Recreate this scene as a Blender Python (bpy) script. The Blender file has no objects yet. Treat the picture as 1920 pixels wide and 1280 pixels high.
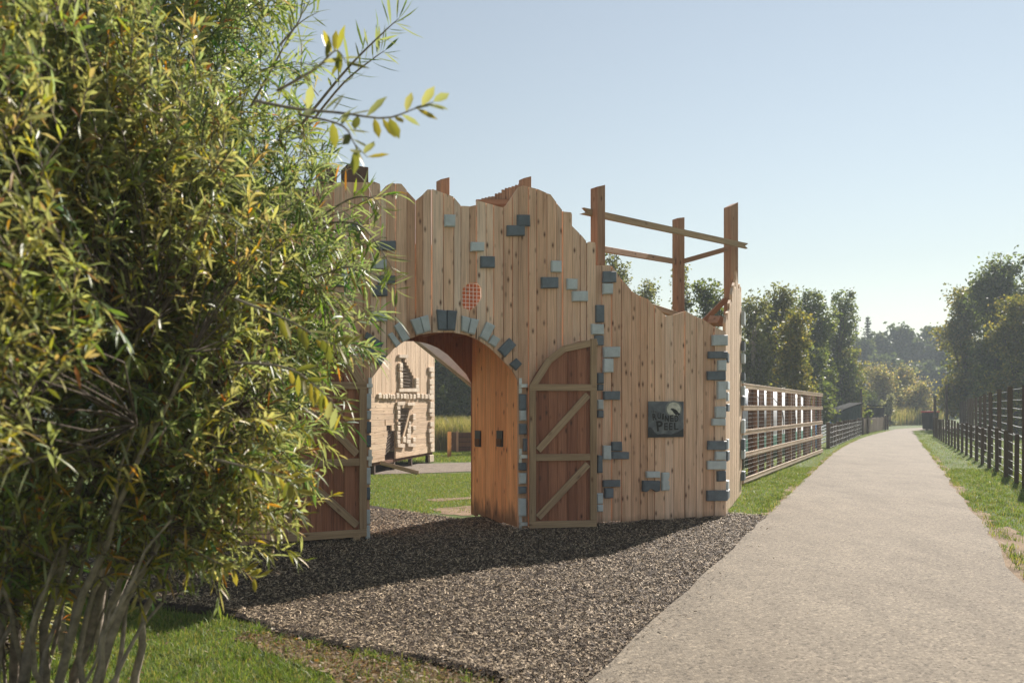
import bpy, bmesh, math, random
import numpy as np
from mathutils import Vector, Matrix

# ------------------------------------------------------------------ camera, sky, sun, exposure
scene = bpy.context.scene
C = scene.collection
EYE, F, CX, HY = 1.6, 1500.0, 960.0, 765.0      # eye height in metres; focal length and principal row of the photograph in its pixels

cam_data = bpy.data.cameras.new("camera")
cam = bpy.data.objects.new("camera", cam_data)
C.objects.link(cam)
cam.location = (0, 0, EYE)
cam.rotation_euler = (math.radians(90), 0, 0)
cam_data.sensor_width = 36.0
cam_data.lens = F / 1920 * 36.0
cam_data.shift_y = (HY - 640) / 1920
cam_data.clip_start = 0.05
cam_data.clip_end = 4000
cam_data.dof.use_dof = True
cam_data.dof.focus_distance = 11.0
cam_data.dof.aperture_fstop = 2.1
scene.camera = cam

SUN_EL, SUN_AZ = 35.0, 34.0                     # azimuth measured from straight ahead towards the right
world = bpy.data.worlds.new("World")
scene.world = world
world.use_nodes = True
wn = world.node_tree.nodes
wl = world.node_tree.links
sky = wn.new("ShaderNodeTexSky")
sky.sky_type = 'NISHITA'
sky.sun_disc = False
sky.sun_elevation = math.radians(SUN_EL)
sky.sun_rotation = math.radians(SUN_AZ)
sky.altitude = 50
sky.air_density = 1.7
sky.dust_density = 0.0
sky.ozone_density = 2.0
bg = wn["Background"]
bg.inputs["Strength"].default_value = 0.047
hs = wn.new("ShaderNodeHueSaturation")
hs.inputs["Saturation"].default_value = 0.56
wl.new(sky.outputs[0], hs.inputs["Color"])
wl.new(hs.outputs[0], bg.inputs["Color"])

sun_data = bpy.data.lights.new("sun", 'SUN')
sun_data.energy = 5.0
sun_data.angle = math.radians(0.5)
sun_data.color = (1.0, 0.92, 0.84)
sun = bpy.data.objects.new("sun", sun_data)
C.objects.link(sun)
az, el = math.radians(SUN_AZ), math.radians(SUN_EL)
to_sun = Vector((math.sin(az) * math.cos(el), math.cos(az) * math.cos(el), math.sin(el)))
sun.rotation_euler = to_sun.to_track_quat('Z', 'Y').to_euler()

scene.view_settings.view_transform = 'Standard'
scene.view_settings.look = 'None'
scene.view_settings.gamma = 1
scene.view_settings.use_curve_mapping = False
scene.view_settings.exposure = 1.12
scene.render.engine = 'CYCLES'
scene.cycles.use_denoising = True
scene.cycles.max_bounces = 8
scene.cycles.transparent_max_bounces = 8
scene.cycles.volume_bounces = 1

R = random.Random(7)
NR = np.random.default_rng(7)

# ------------------------------------------------------------------ helpers
def ground(px, py):
    """the point of the ground seen at a pixel of the photograph"""
    Y = EYE * F / (py - HY)
    return ((px - CX) / F * Y, Y)

def at_depth(px, py, Y):
    return Vector(((px - CX) / F * Y, Y, EYE + (HY - py) / F * Y))

def link(o, parent=None):
    C.objects.link(o)
    if parent is not None:
        o.parent = parent
    return o

def tag(o, label=None, cat=None, group=None, kind=None):
    if label: o["label"] = label
    if cat: o["category"] = cat
    if group: o["group"] = group
    if kind: o["kind"] = kind
    return o

def thing(name, label, cat, loc=(0, 0, 0), rz=0.0, group=None):
    o = bpy.data.objects.new(name, None)
    o.empty_display_size = 0.2
    o.location = loc
    o.rotation_euler = (0, 0, rz)
    link(o)
    return tag(o, label, cat, group)

def obj(name, me, mat=None, parent=None, loc=None, rot=None):
    o = bpy.data.objects.new(name, me)
    if mat is not None and len(me.materials) == 0:
        me.materials.append(mat)
    if loc is not None: o.location = loc
    if rot is not None: o.rotation_euler = rot
    return link(o, parent)

def holder(name, parent, loc=(0, 0, 0), rz=0.0):
    o = bpy.data.objects.new(name, None)
    o.empty_display_size = 0.1
    o.location = loc
    o.rotation_euler = (0, 0, rz)
    return link(o, parent)

def mesh_bm(name, bm, smooth=False):
    me = bpy.data.meshes.new(name)
    bmesh.ops.recalc_face_normals(bm, faces=bm.faces)
    bm.to_mesh(me)
    bm.free()
    if smooth:
        for p in me.polygons: p.use_smooth = True
    return me

def mesh_np(name, V, faces, tint=None, smooth=False):
    """faces: list of (k,n) int arrays, one per polygon size"""
    me = bpy.data.meshes.new(name)
    V = np.asarray(V, dtype=np.float32)
    me.vertices.add(len(V))
    me.vertices.foreach_set("co", V.ravel())
    loops = np.concatenate([f.ravel() for f in faces]).astype(np.int32)
    sizes = np.concatenate([np.full(len(f), f.shape[1]) for f in faces]).astype(np.int32)
    starts = np.concatenate([[0], np.cumsum(sizes)[:-1]]).astype(np.int32)
    me.loops.add(len(loops))
    me.loops.foreach_set("vertex_index", loops)
    me.polygons.add(len(sizes))
    me.polygons.foreach_set("loop_start", starts)
    if smooth:
        me.polygons.foreach_set("use_smooth", np.ones(len(sizes), dtype=bool))
    me.update(calc_edges=True)
    if tint is not None:
        a = me.attributes.new("tint", 'FLOAT_COLOR', 'POINT')
        t = np.ones((len(V), 4), dtype=np.float32)
        t[:, :3] = tint
        a.data.foreach_set("color", t.ravel())
    return me

def box_bm(bm, x0, x1, y0, y1, z0, z1):
    v = [bm.verts.new(p) for p in ((x0,y0,z0),(x1,y0,z0),(x1,y1,z0),(x0,y1,z0),(x0,y0,z1),(x1,y0,z1),(x1,y1,z1),(x0,y1,z1))]
    for f in ((0,1,2,3),(4,5,6,7),(0,1,5,4),(1,2,6,5),(2,3,7,6),(3,0,4,7)):
        bm.faces.new([v[i] for i in f])

def box_mesh(name, x0, x1, y0, y1, z0, z1, bev=0.0):
    bm = bmesh.new()
    box_bm(bm, x0, x1, y0, y1, z0, z1)
    if bev > 0:
        bmesh.ops.bevel(bm, geom=list(bm.edges), offset=bev, segments=1, affect='EDGES')
    return mesh_bm(name, bm)

def bar(name, p0, p1, w, t, mat, parent=None, up=(0, 1, 0), bev=0.004, ext=0.0):
    """a timber from p0 to p1: its length runs along its own local Z, w across, t along `up`"""
    p0, p1 = Vector(p0), Vector(p1)
    L = (p1 - p0).length
    z = (p1 - p0).normalized()
    y = Vector(up)
    y = (y - z * y.dot(z)).normalized()
    x = y.cross(z)
    m = Matrix((x, y, z)).transposed().to_4x4()
    m.translation = p0
    me = box_mesh(name, -w/2, w/2, -t/2, t/2, -ext, L + ext, bev)
    o = obj(name, me, mat, parent)
    o.matrix_local = m
    return o

def prism_bm(bm, pts, d0, d1):
    """outline in (s, z), extruded from d0 to d1 along local Y"""
    a = [bm.verts.new((s, d0, z)) for s, z in pts]
    b = [bm.verts.new((s, d1, z)) for s, z in pts]
    bm.faces.new(a)
    bm.faces.new(b)
    n = len(pts)
    for i in range(n):
        bm.faces.new((a[i], a[(i+1) % n], b[(i+1) % n], b[i]))

def prism(name, pts, d0, d1, mat, parent):
    bm = bmesh.new()
    prism_bm(bm, pts, d0, d1)
    return obj(name, mesh_bm(name, bm), mat, parent)

def tube_np(path, radii, n=6):
    """tapered tube: returns verts, quads"""
    P = [Vector(p) for p in path]
    V, Fq = [], []
    ref = Vector((0.31, 0.77, 0.2))
    for i, p in enumerate(P):
        d = (P[min(i+1, len(P)-1)] - P[max(i-1, 0)])
        d = d.normalized() if d.length > 1e-9 else Vector((0, 0, 1))
        a = d.cross(ref)
        a = a.normalized() if a.length > 1e-6 else Vector((1, 0, 0))
        b = d.cross(a)
        for k in range(n):
            t = 2*math.pi*k/n
            V.append(p + (a*math.cos(t) + b*math.sin(t))*radii[i])
        if i:
            o = (i-1)*n
            for k in range(n):
                Fq.append((o+k, o+(k+1) % n, o+n+(k+1) % n, o+n+k))
    return V, Fq

class Tubes:
    def __init__(s): s.V, s.F = [], []
    def add(s, path, radii, n=6):
        v, f = tube_np(path, radii, n)
        o = len(s.V)
        s.V += [tuple(p) for p in v]
        s.F += [tuple(i+o for i in q) for q in f]
    def mesh(s, name):
        return mesh_np(name, np.array(s.V), [np.array(s.F)], smooth=True)

def in_poly(P, poly):
    x, y = P[:, 0], P[:, 1]
    r = np.zeros(len(P), bool)
    n = len(poly)
    for i in range(n):
        x0, y0 = poly[i]
        x1, y1 = poly[(i+1) % n]
        if y0 == y1: continue
        c = ((y0 > y) != (y1 > y)) & (x < (x1-x0)*(y-y0)/(y1-y0) + x0)
        r ^= c
    return r

def wobble(poly, step, amp, seed=1, skip=()):
    """subdivides an outline and roughens it"""
    rr = random.Random(seed)
    out = []
    n = len(poly)
    for i in range(n):
        a, b = Vector(poly[i]), Vector(poly[(i+1) % n])
        L = (b-a).length
        k = max(1, min(160, int(L/step)))
        nrm = Vector((-(b-a).y, (b-a).x)).normalized()
        for j in range(k):
            p = a.lerp(b, j/k)
            if i not in skip:
                p = p + nrm*rr.uniform(-amp, amp)
            out.append((p.x, p.y))
    return out

def sheet(name, poly, z, mat, kind='structure'):
    bm = bmesh.new()
    f = bm.faces.new([bm.verts.new((x, y, z)) for x, y in poly])
    bmesh.ops.triangulate(bm, faces=[f])
    bmesh.ops.recalc_face_normals(bm, faces=bm.faces)
    for f in bm.faces:
        if f.normal.z < 0: f.normal_flip()
    me = bpy.data.meshes.new(name)
    bm.to_mesh(me); bm.free()
    return tag(obj(name, me, mat), kind=kind)

# ------------------------------------------------------------------ materials
def new_mat(name):
    m = bpy.data.materials.new(name)
    m.use_nodes = True
    nt = m.node_tree
    return m, nt, nt.nodes["Principled BSDF"]

def nd(nt, kind, **kw):
    n = nt.nodes.new(kind)
    for k, v in kw.items(): setattr(n, k, v)
    return n

def ramp(nt, fac, stops, interp='LINEAR'):
    n = nt.nodes.new("ShaderNodeValToRGB")
    n.color_ramp.interpolation = interp
    e = n.color_ramp.elements
    while len(e) > 1: e.remove(e[-1])
    e[0].position, e[0].color = stops[0][0], (*stops[0][1], 1)
    for p, c in stops[1:]:
        x = e.new(p); x.color = (*c, 1)
    nt.links.new(fac, n.inputs[0])
    return n.outputs[0]

def mapped(nt, scale, coord="Object", offset=None):
    tc = nd(nt, "ShaderNodeTexCoord")
    mp = nd(nt, "ShaderNodeMapping")
    mp.inputs["Scale"].default_value = scale
    nt.links.new(tc.outputs[coord], mp.inputs["Vector"])
    if offset is not None:
        nt.links.new(offset, mp.inputs["Location"])
    return mp.outputs[0]

def noise(nt, vec, scale=1, detail=4, rough=0.55, dist=0.0):
    n = nd(nt, "ShaderNodeTexNoise")
    n.inputs["Scale"].default_value = scale
    n.inputs["Detail"].default_value = detail
    n.inputs["Roughness"].default_value = rough
    n.inputs["Distortion"].default_value = dist
    nt.links.new(vec, n.inputs["Vector"])
    return n.outputs["Fac"]

def mix(nt, fac, a, b, mode='MIX'):
    n = nd(nt, "ShaderNodeMix", data_type='RGBA', blend_type=mode)
    if isinstance(fac, (int, float)): n.inputs[0].default_value = fac
    else: nt.links.new(fac, n.inputs[0])
    for i, v in ((6, a), (7, b)):
        if isinstance(v, tuple): n.inputs[i].default_value = (*v, 1)
        else: nt.links.new(v, n.inputs[i])
    return n.outputs[2]

def math_n(nt, op, a, b=None, clamp=False):
    n = nd(nt, "ShaderNodeMath", operation=op, use_clamp=clamp)
    for i, v in enumerate((a, b)):
        if v is None: continue
        if isinstance(v, (int, float)): n.inputs[i].default_value = v
        else: nt.links.new(v, n.inputs[i])
    return n.outputs[0]

def bump(nt, bsdf, h, strength=0.4, dist=0.01):
    b = nd(nt, "ShaderNodeBump")
    b.inputs["Strength"].default_value = strength
    b.inputs["Distance"].default_value = dist
    nt.links.new(h, b.inputs["Height"])
    nt.links.new(b.outputs[0], bsdf.inputs["Normal"])

def wood(name, tones, knot=(0.12, 0.055, 0.03), knots=0.65, rough=0.75, grain=0.45, stain=None):
    """sawn timber: grain along local Z, a tone per board, knots, long dark streaks"""
    m, nt, bsdf = new_mat(name)
    oi = nd(nt, "ShaderNodeObjectInfo")
    rnd = oi.outputs["Random"]
    off = nd(nt, "ShaderNodeCombineXYZ")
    for i, k in enumerate((37.0, 19.0, 53.0)):
        nt.links.new(math_n(nt, 'MULTIPLY', rnd, k), off.inputs[i])
    n = len(tones)
    base = ramp(nt, rnd, [(i/(n-1), t) for i, t in enumerate(tones)])
    fine = noise(nt, mapped(nt, (90, 90, 2.2), offset=off.outputs[0]), 1, 5, 0.6)
    broad = noise(nt, mapped(nt, (16, 16, 0.7), offset=off.outputs[0]), 1, 4, 0.6, 0.6)
    patch = noise(nt, mapped(nt, (3, 3, 1.1), offset=off.outputs[0]), 1, 3)
    g = ramp(nt, fine, [(0.25, (1-grain,)*3), (0.62, (1.06, 1.06, 1.06))])
    c = mix(nt, 1.0, base, g, 'MULTIPLY')
    g2 = ramp(nt, broad, [(0.30, (0.74, 0.66, 0.60)), (0.50, (1, 1, 1)), (0.75, (1.12, 1.10, 1.06))])
    c = mix(nt, 0.8, c, g2, 'MULTIPLY')
    g3 = ramp(nt, patch, [(0.3, (0.86, 0.82, 0.80)), (0.7, (1.1, 1.1, 1.1))])
    c = mix(nt, 0.7, c, g3, 'MULTIPLY')
    wz = noise(nt, mapped(nt, (5, 5, 0.55), offset=off.outputs[0]), 1, 5, 0.65, 0.3)
    wm = ramp(nt, wz, [(0.50, (0, 0, 0)), (0.66, (1, 1, 1))])
    c = mix(nt, math_n(nt, 'MULTIPLY', wm, 0.32), c, mix(nt, 1.0, c, (0.72, 0.76, 0.82), 'MULTIPLY'))
    vo = nd(nt, "ShaderNodeTexVoronoi")
    vo.inputs["Scale"].default_value = 1.0
    nt.links.new(mapped(nt, (12, 12, 5.2), offset=off.outputs[0]), vo.inputs["Vector"])
    sep = nd(nt, "ShaderNodeSeparateColor")
    nt.links.new(vo.outputs["Color"], sep.inputs[0])
    pres = math_n(nt, 'LESS_THAN', sep.outputs[0], knots)
    kd = ramp(nt, vo.outputs["Distance"], [(0.07, (1, 1, 1)), (0.14, (0.55,)*3), (0.28, (0, 0, 0))])
    kf = math_n(nt, 'MULTIPLY', kd, pres)
    c = mix(nt, kf, c, knot)
    if stain:
        tc = nd(nt, "ShaderNodeTexCoord")
        sx = nd(nt, "ShaderNodeSeparateXYZ")
        nt.links.new(tc.outputs["Object"], sx.inputs[0])
        st = noise(nt, mapped(nt, (14, 14, 1.6)), 1, 4, 0.6)
        lim = math_n(nt, 'SUBTRACT', math_n(nt, 'MULTIPLY', st, 1.5*stain), sx.outputs[2])
        sf = math_n(nt, 'MULTIPLY', lim, 5.0, True)
        c = mix(nt, math_n(nt, 'MULTIPLY', sf, 0.75), c, (0.055, 0.035, 0.025))
    nt.links.new(c, bsdf.inputs["Base Color"])
    bsdf.inputs["Roughness"].default_value = rough
    bsdf.inputs["Specular IOR Level"].default_value = 0.25
    bump(nt, bsdf, fine, 0.35, 0.004)
    return m

LARCH = wood("larch_board", [(0.62, 0.39, 0.255), (0.88, 0.65, 0.48), (0.70, 0.43, 0.275), (0.92, 0.73, 0.57), (0.60, 0.35, 0.215), (0.85, 0.58, 0.40), (0.72, 0.46, 0.305), (0.90, 0.69, 0.53)], stain=0.16, grain=0.30)
LARCH_SUN = wood("larch_board_pale", [(0.58, 0.43, 0.29), (0.66, 0.50, 0.34), (0.54, 0.40, 0.27), (0.62, 0.46, 0.31)], knots=0.3)
ORANGE = wood("orange_board_bounce_mix", [(0.93, 0.47, 0.21), (0.95, 0.51, 0.24), (0.90, 0.43, 0.185), (0.94, 0.48, 0.215)], knot=(0.2, 0.06, 0.02), knots=0.35, stain=0.42)  # warm bounce light mixed into the passage boards' colour; the orange post reuses it
REDWOOD = wood("dark_red_door_board", [(0.34, 0.145, 0.08), (0.40, 0.18, 0.105), (0.29, 0.12, 0.068), (0.36, 0.155, 0.09)], knot=(0.07, 0.03, 0.02), knots=0.4)
FRAMEW = wood("weathered_frame_timber", [(0.42, 0.295, 0.18), (0.47, 0.335, 0.21), (0.38, 0.265, 0.16)], knots=0.3)
POSTW = wood("brown_post_timber", [(0.42, 0.245, 0.15), (0.38, 0.22, 0.135), (0.47, 0.285, 0.18)], knots=0.4)
RUSTW = wood("rust_brown_board", [(0.40, 0.165, 0.075), (0.34, 0.14, 0.065), (0.45, 0.19, 0.09)], knots=0.3)
BROWNW = wood("brown_fence_board", [(0.13, 0.062, 0.032), (0.17, 0.08, 0.042), (0.11, 0.05, 0.027)], knots=0.2)
DARKPOST = wood("dark_fence_post", [(0.085, 0.060, 0.042), (0.115, 0.083, 0.058), (0.095, 0.068, 0.048)], knots=0.1)
GREYFENCE = wood("greyed_fence_board", [(0.26, 0.20, 0.14), (0.31, 0.25, 0.18), (0.22, 0.17, 0.12)], knots=0.2)

def plain(name, col, rough=0.6, var=0.12, scale=8, metal=0.0, bmp=0.0, spec=0.4, rnd=0.0):
    m, nt, bsdf = new_mat(name)
    n = noise(nt, mapped(nt, (1, 1, 1)), scale, 5, 0.6)
    lo = tuple(c*(1-var*2) for c in col)
    hi = tuple(min(1, c*(1+var)) for c in col)
    c = ramp(nt, n, [(0.3, lo), (0.7, hi)])
    if rnd:
        oi = nd(nt, "ShaderNodeObjectInfo")
        k = ramp(nt, oi.outputs["Random"], [(0, (1-rnd,)*3), (1, (1+rnd,)*3)])
        c = mix(nt, 1.0, c, k, 'MULTIPLY')
    nt.links.new(c, bsdf.inputs["Base Color"])
    bsdf.inputs["Roughness"].default_value = rough
    bsdf.inputs["Metallic"].default_value = metal
    bsdf.inputs["Specular IOR Level"].default_value = spec
    if bmp: bump(nt, bsdf, n, bmp, 0.01)
    return m

BLOCK_L = plain("pale_grey_block_paint", (0.50, 0.55, 0.565), 0.6, 0.08, 10, bmp=0.2, rnd=0.10)
BLOCK_D = plain("slate_grey_block_paint", (0.125, 0.15, 0.175), 0.55, 0.12, 10, bmp=0.2, rnd=0.18)
BLOCK_W = wood("pale_wood_block", [(0.62, 0.52, 0.40), (0.70, 0.60, 0.47), (0.56, 0.46, 0.35)], knots=0.2)
STEEL = plain("galvanised_steel", (0.55, 0.57, 0.58), 0.4, 0.1, 40, metal=0.6)
WIRE = plain("bright_wire", (0.78, 0.78, 0.76), 0.35, 0.1, 40)
DARKPLATE = plain("dark_plate", (0.045, 0.042, 0.04), 0.5, 0.2, 30)
BEIGE = plain("beige_sheet", (0.74, 0.56, 0.40), 0.6, 0.06, 4)
BLACKM = plain("black_plastic", (0.022, 0.022, 0.024), 0.45, 0.2, 20)
REDM = plain("red_plastic", (0.55, 0.03, 0.03), 0.4, 0.1, 20)
GREENSHED = plain("dark_green_shed_board", (0.045, 0.075, 0.065), 0.6, 0.2, 10)
DARKSHED = plain("dark_shed_board", (0.03, 0.027, 0.025), 0.7, 0.2, 10)
DARKROOF = plain("dark_roof_felt", (0.025, 0.027, 0.026), 0.95, 0.2, 10, spec=0.05)
WHITEM = plain("white_film", (0.78, 0.80, 0.80), 0.3, 0.05, 5)
TEAL = plain("teal_sheet", (0.16, 0.40, 0.31), 0.45, 0.1, 8)

def foliage_mat(name, trans=0.45, rough=0.45, under=1.0, gloss=0.4):
    m, nt, bsdf = new_mat(name)
    at = nd(nt, "ShaderNodeAttribute", attribute_name="tint")
    c = at.outputs["Color"]
    if under != 1.0:
        ge = nd(nt, "ShaderNodeNewGeometry")
        pale = mix(nt, 0.55, c, (0.30, 0.33, 0.25))
        c = mix(nt, ge.outputs["Backfacing"], c, pale)
    nt.links.new(c, bsdf.inputs["Base Color"])
    bsdf.inputs["Roughness"].default_value = rough
    bsdf.inputs["Specular IOR Level"].default_value = gloss
    tr = nd(nt, "ShaderNodeBsdfTranslucent")
    br = mix(nt, 1.0, c, (1.55, 1.5, 0.75), 'MULTIPLY')
    nt.links.new(br, tr.inputs["Color"])
    ms = nd(nt, "ShaderNodeMixShader")
    ms.inputs[0].default_value = trans
    nt.links.new(bsdf.outputs[0], ms.inputs[1])
    nt.links.new(tr.outputs[0], ms.inputs[2])
    nt.links.new(ms.outputs[0], nt.nodes["Material Output"].inputs["Surface"])
    return m

LEAF = foliage_mat("tree_leaf", 0.48, 0.55, gloss=0.25)
BUSHLEAF = foliage_mat("shrub_leaf", 0.46, 0.42, under=0.5, gloss=0.38)
GRASSB = foliage_mat("grass_blade", 0.40, 0.5, gloss=0.3)
BARK = plain("brown_bark", (0.11, 0.085, 0.065), 0.85, 0.3, 22, bmp=0.6, spec=0.2)
BARK_PALE = plain("pale_grey_bark", (0.27, 0.225, 0.18), 0.8, 0.28, 18, bmp=0.5, spec=0.2)

def ground_mat(name, stops, scale, rough=0.95, bscale=60, bstr=0.5, bdist=0.02, fine=None):
    m, nt, bsdf = new_mat(name)
    v = mapped(nt, (1, 1, 1))
    a = noise(nt, v, scale, 6, 0.65)
    c = ramp(nt, a, stops)
    f = noise(nt, v, bscale, 5, 0.7)
    if fine:
        g = ramp(nt, f, [(0.34, (fine[0],)*3), (0.66, (fine[1],)*3)])
        c = mix(nt, 1.0, c, g, 'MULTIPLY')
    nt.links.new(c, bsdf.inputs["Base Color"])
    bsdf.inputs["Roughness"].default_value = rough
    bsdf.inputs["Specular IOR Level"].default_value = 0.15
    bump(nt, bsdf, f, bstr, bdist)
    return m

M_GRASS = ground_mat("grass_soil", [(0.3, (0.045, 0.062, 0.016)), (0.5, (0.075, 0.105, 0.026)), (0.7, (0.11, 0.13, 0.04))], 0.9, fine=(0.7, 1.3), bscale=45)
M_SOIL = ground_mat("dry_soil", [(0.3, (0.13, 0.090, 0.054)), (0.6, (0.25, 0.18, 0.115))], 3.0, fine=(0.7, 1.2), bscale=70)
M_MULCH = ground_mat("bark_mulch", [(0.3, (0.034, 0.025, 0.019)), (0.7, (0.070, 0.053, 0.041))], 6.0, fine=(0.35, 1.6), bscale=55, bstr=1.0, bdist=0.03)

def path_mat():
    m, nt, bsdf = new_mat("pale_gravel_tarmac")
    v = mapped(nt, (1, 1, 1))
    big = noise(nt, v, 0.5, 4, 0.6)
    c = ramp(nt, big, [(0.3, (0.168, 0.140, 0.104)), (0.7, (0.208, 0.176, 0.132))])
    vo = nd(nt, "ShaderNodeTexVoronoi")
    vo.inputs["Scale"].default_value = 60
    nt.links.new(v, vo.inputs["Vector"])
    sc = nd(nt, "ShaderNodeSeparateColor")
    nt.links.new(vo.outputs["Color"], sc.inputs[0])
    k = ramp(nt, sc.outputs[0], [(0.0, (0.30,)*3), (0.20, (0.84,)*3), (0.8, (1.1,)*3), (1.0, (1.7,)*3)])
    c = mix(nt, 0.85, c, k, 'MULTIPLY')
    mid = noise(nt, mapped(nt, (1.0, 0.35, 1)), 3.0, 5, 0.65)
    dmp = noise(nt, mapped(nt, (0.55, 0.16, 1)), 1.6, 5, 0.6, 0.8)
    c = mix(nt, 0.5, c, ramp(nt, dmp, [(0.30, (0.74, 0.73, 0.72)), (0.48, (1, 1, 1)), (0.72, (1.06, 1.06, 1.05))]), 'MULTIPLY')
    c = mix(nt, 0.8, c, ramp(nt, mid, [(0.3, (0.80, 0.80, 0.80)), (0.55, (1, 1, 1)), (0.8, (1.08, 1.07, 1.05))]), 'MULTIPLY')
    nt.links.new(c, bsdf.inputs["Base Color"])
    bsdf.inputs["Roughness"].default_value = 0.9
    bsdf.inputs["Specular IOR Level"].default_value = 0.2
    inv = math_n(nt, 'SUBTRACT', 1.0, vo.outputs["Distance"])
    bump(nt, bsdf, inv, 0.55, 0.008)
    return m
M_PATH = path_mat()

# ------------------------------------------------------------------ ground, path, mulch
def left_edge(Y): return 0.466 + (Y - 4.66)*0.4616 + 0.0023*max(0, Y-25)**2
def right_edge(Y): return 8.66 + (Y - 15.6)*0.478

bm = bmesh.new()
bm.faces.new([bm.verts.new(p) for p in ((-380, -60, 0), (420, -60, 0), (420, 520, 0), (-380, 520, 0))])
gr = tag(obj("ground", mesh_bm("ground", bm), M_GRASS), kind='structure')

pathL = [(left_edge(Y) + 0.008*math.sin(Y*1.7) + R.uniform(-.022, .022), Y) for Y in np.arange(0.5, 58, 0.5)]
pathR = [(right_edge(Y) + 0.03*math.sin(Y*0.73) + 0.03*math.sin(Y*2.9) + R.uniform(-.05, .05), Y) for Y in np.arange(0.5, 56, 0.5)]
bendL = [(29.0, 60.5), (31.5, 63.5), (34.5, 66.0), (38.5, 68.0), (44, 69.5), (60, 71)]
bendR = [(60, 67.5), (44, 66), (38.5, 64.5), (34.8, 62.5), (31.5, 59.5), (29.0, 57.0)]
PATH = [(-1.9, -2.0)] + pathL + bendL + bendR + pathR[::-1] + [(1.0, -2.0)]
sheet("path", PATH, 0.022, M_PATH)

MULCH_CORE = [(3.95, 11.72), (0.75, 4.66), (0.0, 3.0), (-0.05, 4.66), (-0.47, 4.95), (-1.02, 5.22), (-1.68, 5.66), (-2.08, 6.07), (-3.3, 6.6), (-5.2, 7.4),
              (-5.0, 10.5), (-3.4, 12.6), (-2.3, 13.1), (-1.66, 12.4), (-0.76, 11.45), (-0.2, 11.9), (3.2, 12.2)]
MULCH = wobble(MULCH_CORE, 0.16, 0.028, 3, skip=(0, 1))
sheet("mulch_bed", MULCH, 0.012, M_MULCH)
STRIP = wobble([(-9, 18.2), (-3.5, 19.2), (-0.8, 20.2), (6, 21), (6, 24.2), (-1.0, 23.6), (-3.2, 22.6), (-9, 22)], 0.4, 0.08, 5)
sheet("inner_gravel_path", STRIP, 0.012, ground_mat("grey_gravel", [(0.3, (0.13, 0.105, 0.08)), (0.7, (0.22, 0.185, 0.15))], 4, fine=(0.55, 1.45), bscale=40))

SOILS = []
def soil(poly, step=0.12, amp=0.05, seed=1):
    w = wobble(poly, step, amp, seed)
    SOILS.append(w)
    return sheet("soil_patch", w, 0.004+0.001*len(SOILS), M_SOIL)
soil([(-1.95, 5.55), (-1.4, 5.05), (-0.9, 4.6), (-0.3, 4.2), (0.2, 4.3), (-0.05, 4.66), (-0.47, 4.98), (-1.02, 5.26), (-1.68, 5.70)], seed=11)
soil([(-1.25, 12.7), (-0.4, 13.4), (-0.35, 12.7), (-0.62, 11.9), (-1.0, 12.0)], seed=12)
soil([(-1.5, 14.0), (-0.5, 14.6), (-0.55, 14.1), (-1.3, 13.7)], seed=13)
soil([(right_edge(Y)-0.1, Y) for Y in np.arange(6, 30, 1.0)] + [(right_edge(Y)+0.10+0.08*math.sin(Y*1.3)+R.uniform(-.08,.14), Y) for Y in np.arange(29, 5, -1.0)], seed=14)
soil([(right_edge(8.0)-.1, 8.0), (right_edge(9.2)-.1, 9.2), (right_edge(10.6)-.1, 10.6), (right_edge(10.9)+.3, 10.8), (right_edge(9.3)+.55, 9.6), (right_edge(8.2)+.5, 8.0)], seed=16)
soil([(left_edge(Y)+0.1, Y) for Y in np.arange(12, 40, 1.0)] + [(left_edge(Y)-0.06-0.05*math.sin(Y*1.3)-R.uniform(0,.08), Y) for Y in np.arange(39, 11, -1.0)], seed=15)

EDGE = MULCH_CORE[2:10]
def edge_dist(P):
    d = np.full(len(P), 9.0)
    for a, b in zip(EDGE, EDGE[1:]):
        a, b = np.array(a), np.array(b)
        t = np.clip(((P-a)@(b-a))/((b-a)@(b-a)), 0, 1)
        d = np.minimum(d, np.linalg.norm(P-(a+t[:, None]*(b-a)), axis=1))
    return d
def bank_h(P): return 0.034*np.clip(1-edge_dist(P)/.45, 0, 1)
def mulch_bank():
    pts = []
    for a, b in zip(EDGE[1:], EDGE[2:]):
        a, b = Vector(a), Vector(b)
        k = max(2, int((b-a).length/.06))
        for j in range(k): pts.append((a.lerp(b, j/k), Vector((-(b-a).y, (b-a).x)).normalized()))
    bm = bmesh.new(); prev = None
    for p, nrm in pts:
        if nrm.y < 0: nrm = -nrm
        w = R.uniform(-.02, .02)
        row = [bm.verts.new((p.x+nrm.x*(o+w), p.y+nrm.y*(o+w), z)) for o, z in ((-.015, .0), (.0, .020+R.uniform(0, .012)), (.06, .036+R.uniform(-.006, .006)), (.45, .013))]
        if prev:
            for i in range(3): bm.faces.new((prev[i], prev[i+1], row[i+1], row[i]))
        prev = row
    tag(obj("mulch_bank", mesh_bm("mulch_bank", bm), M_MULCH), kind='structure')
mulch_bank()

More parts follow.
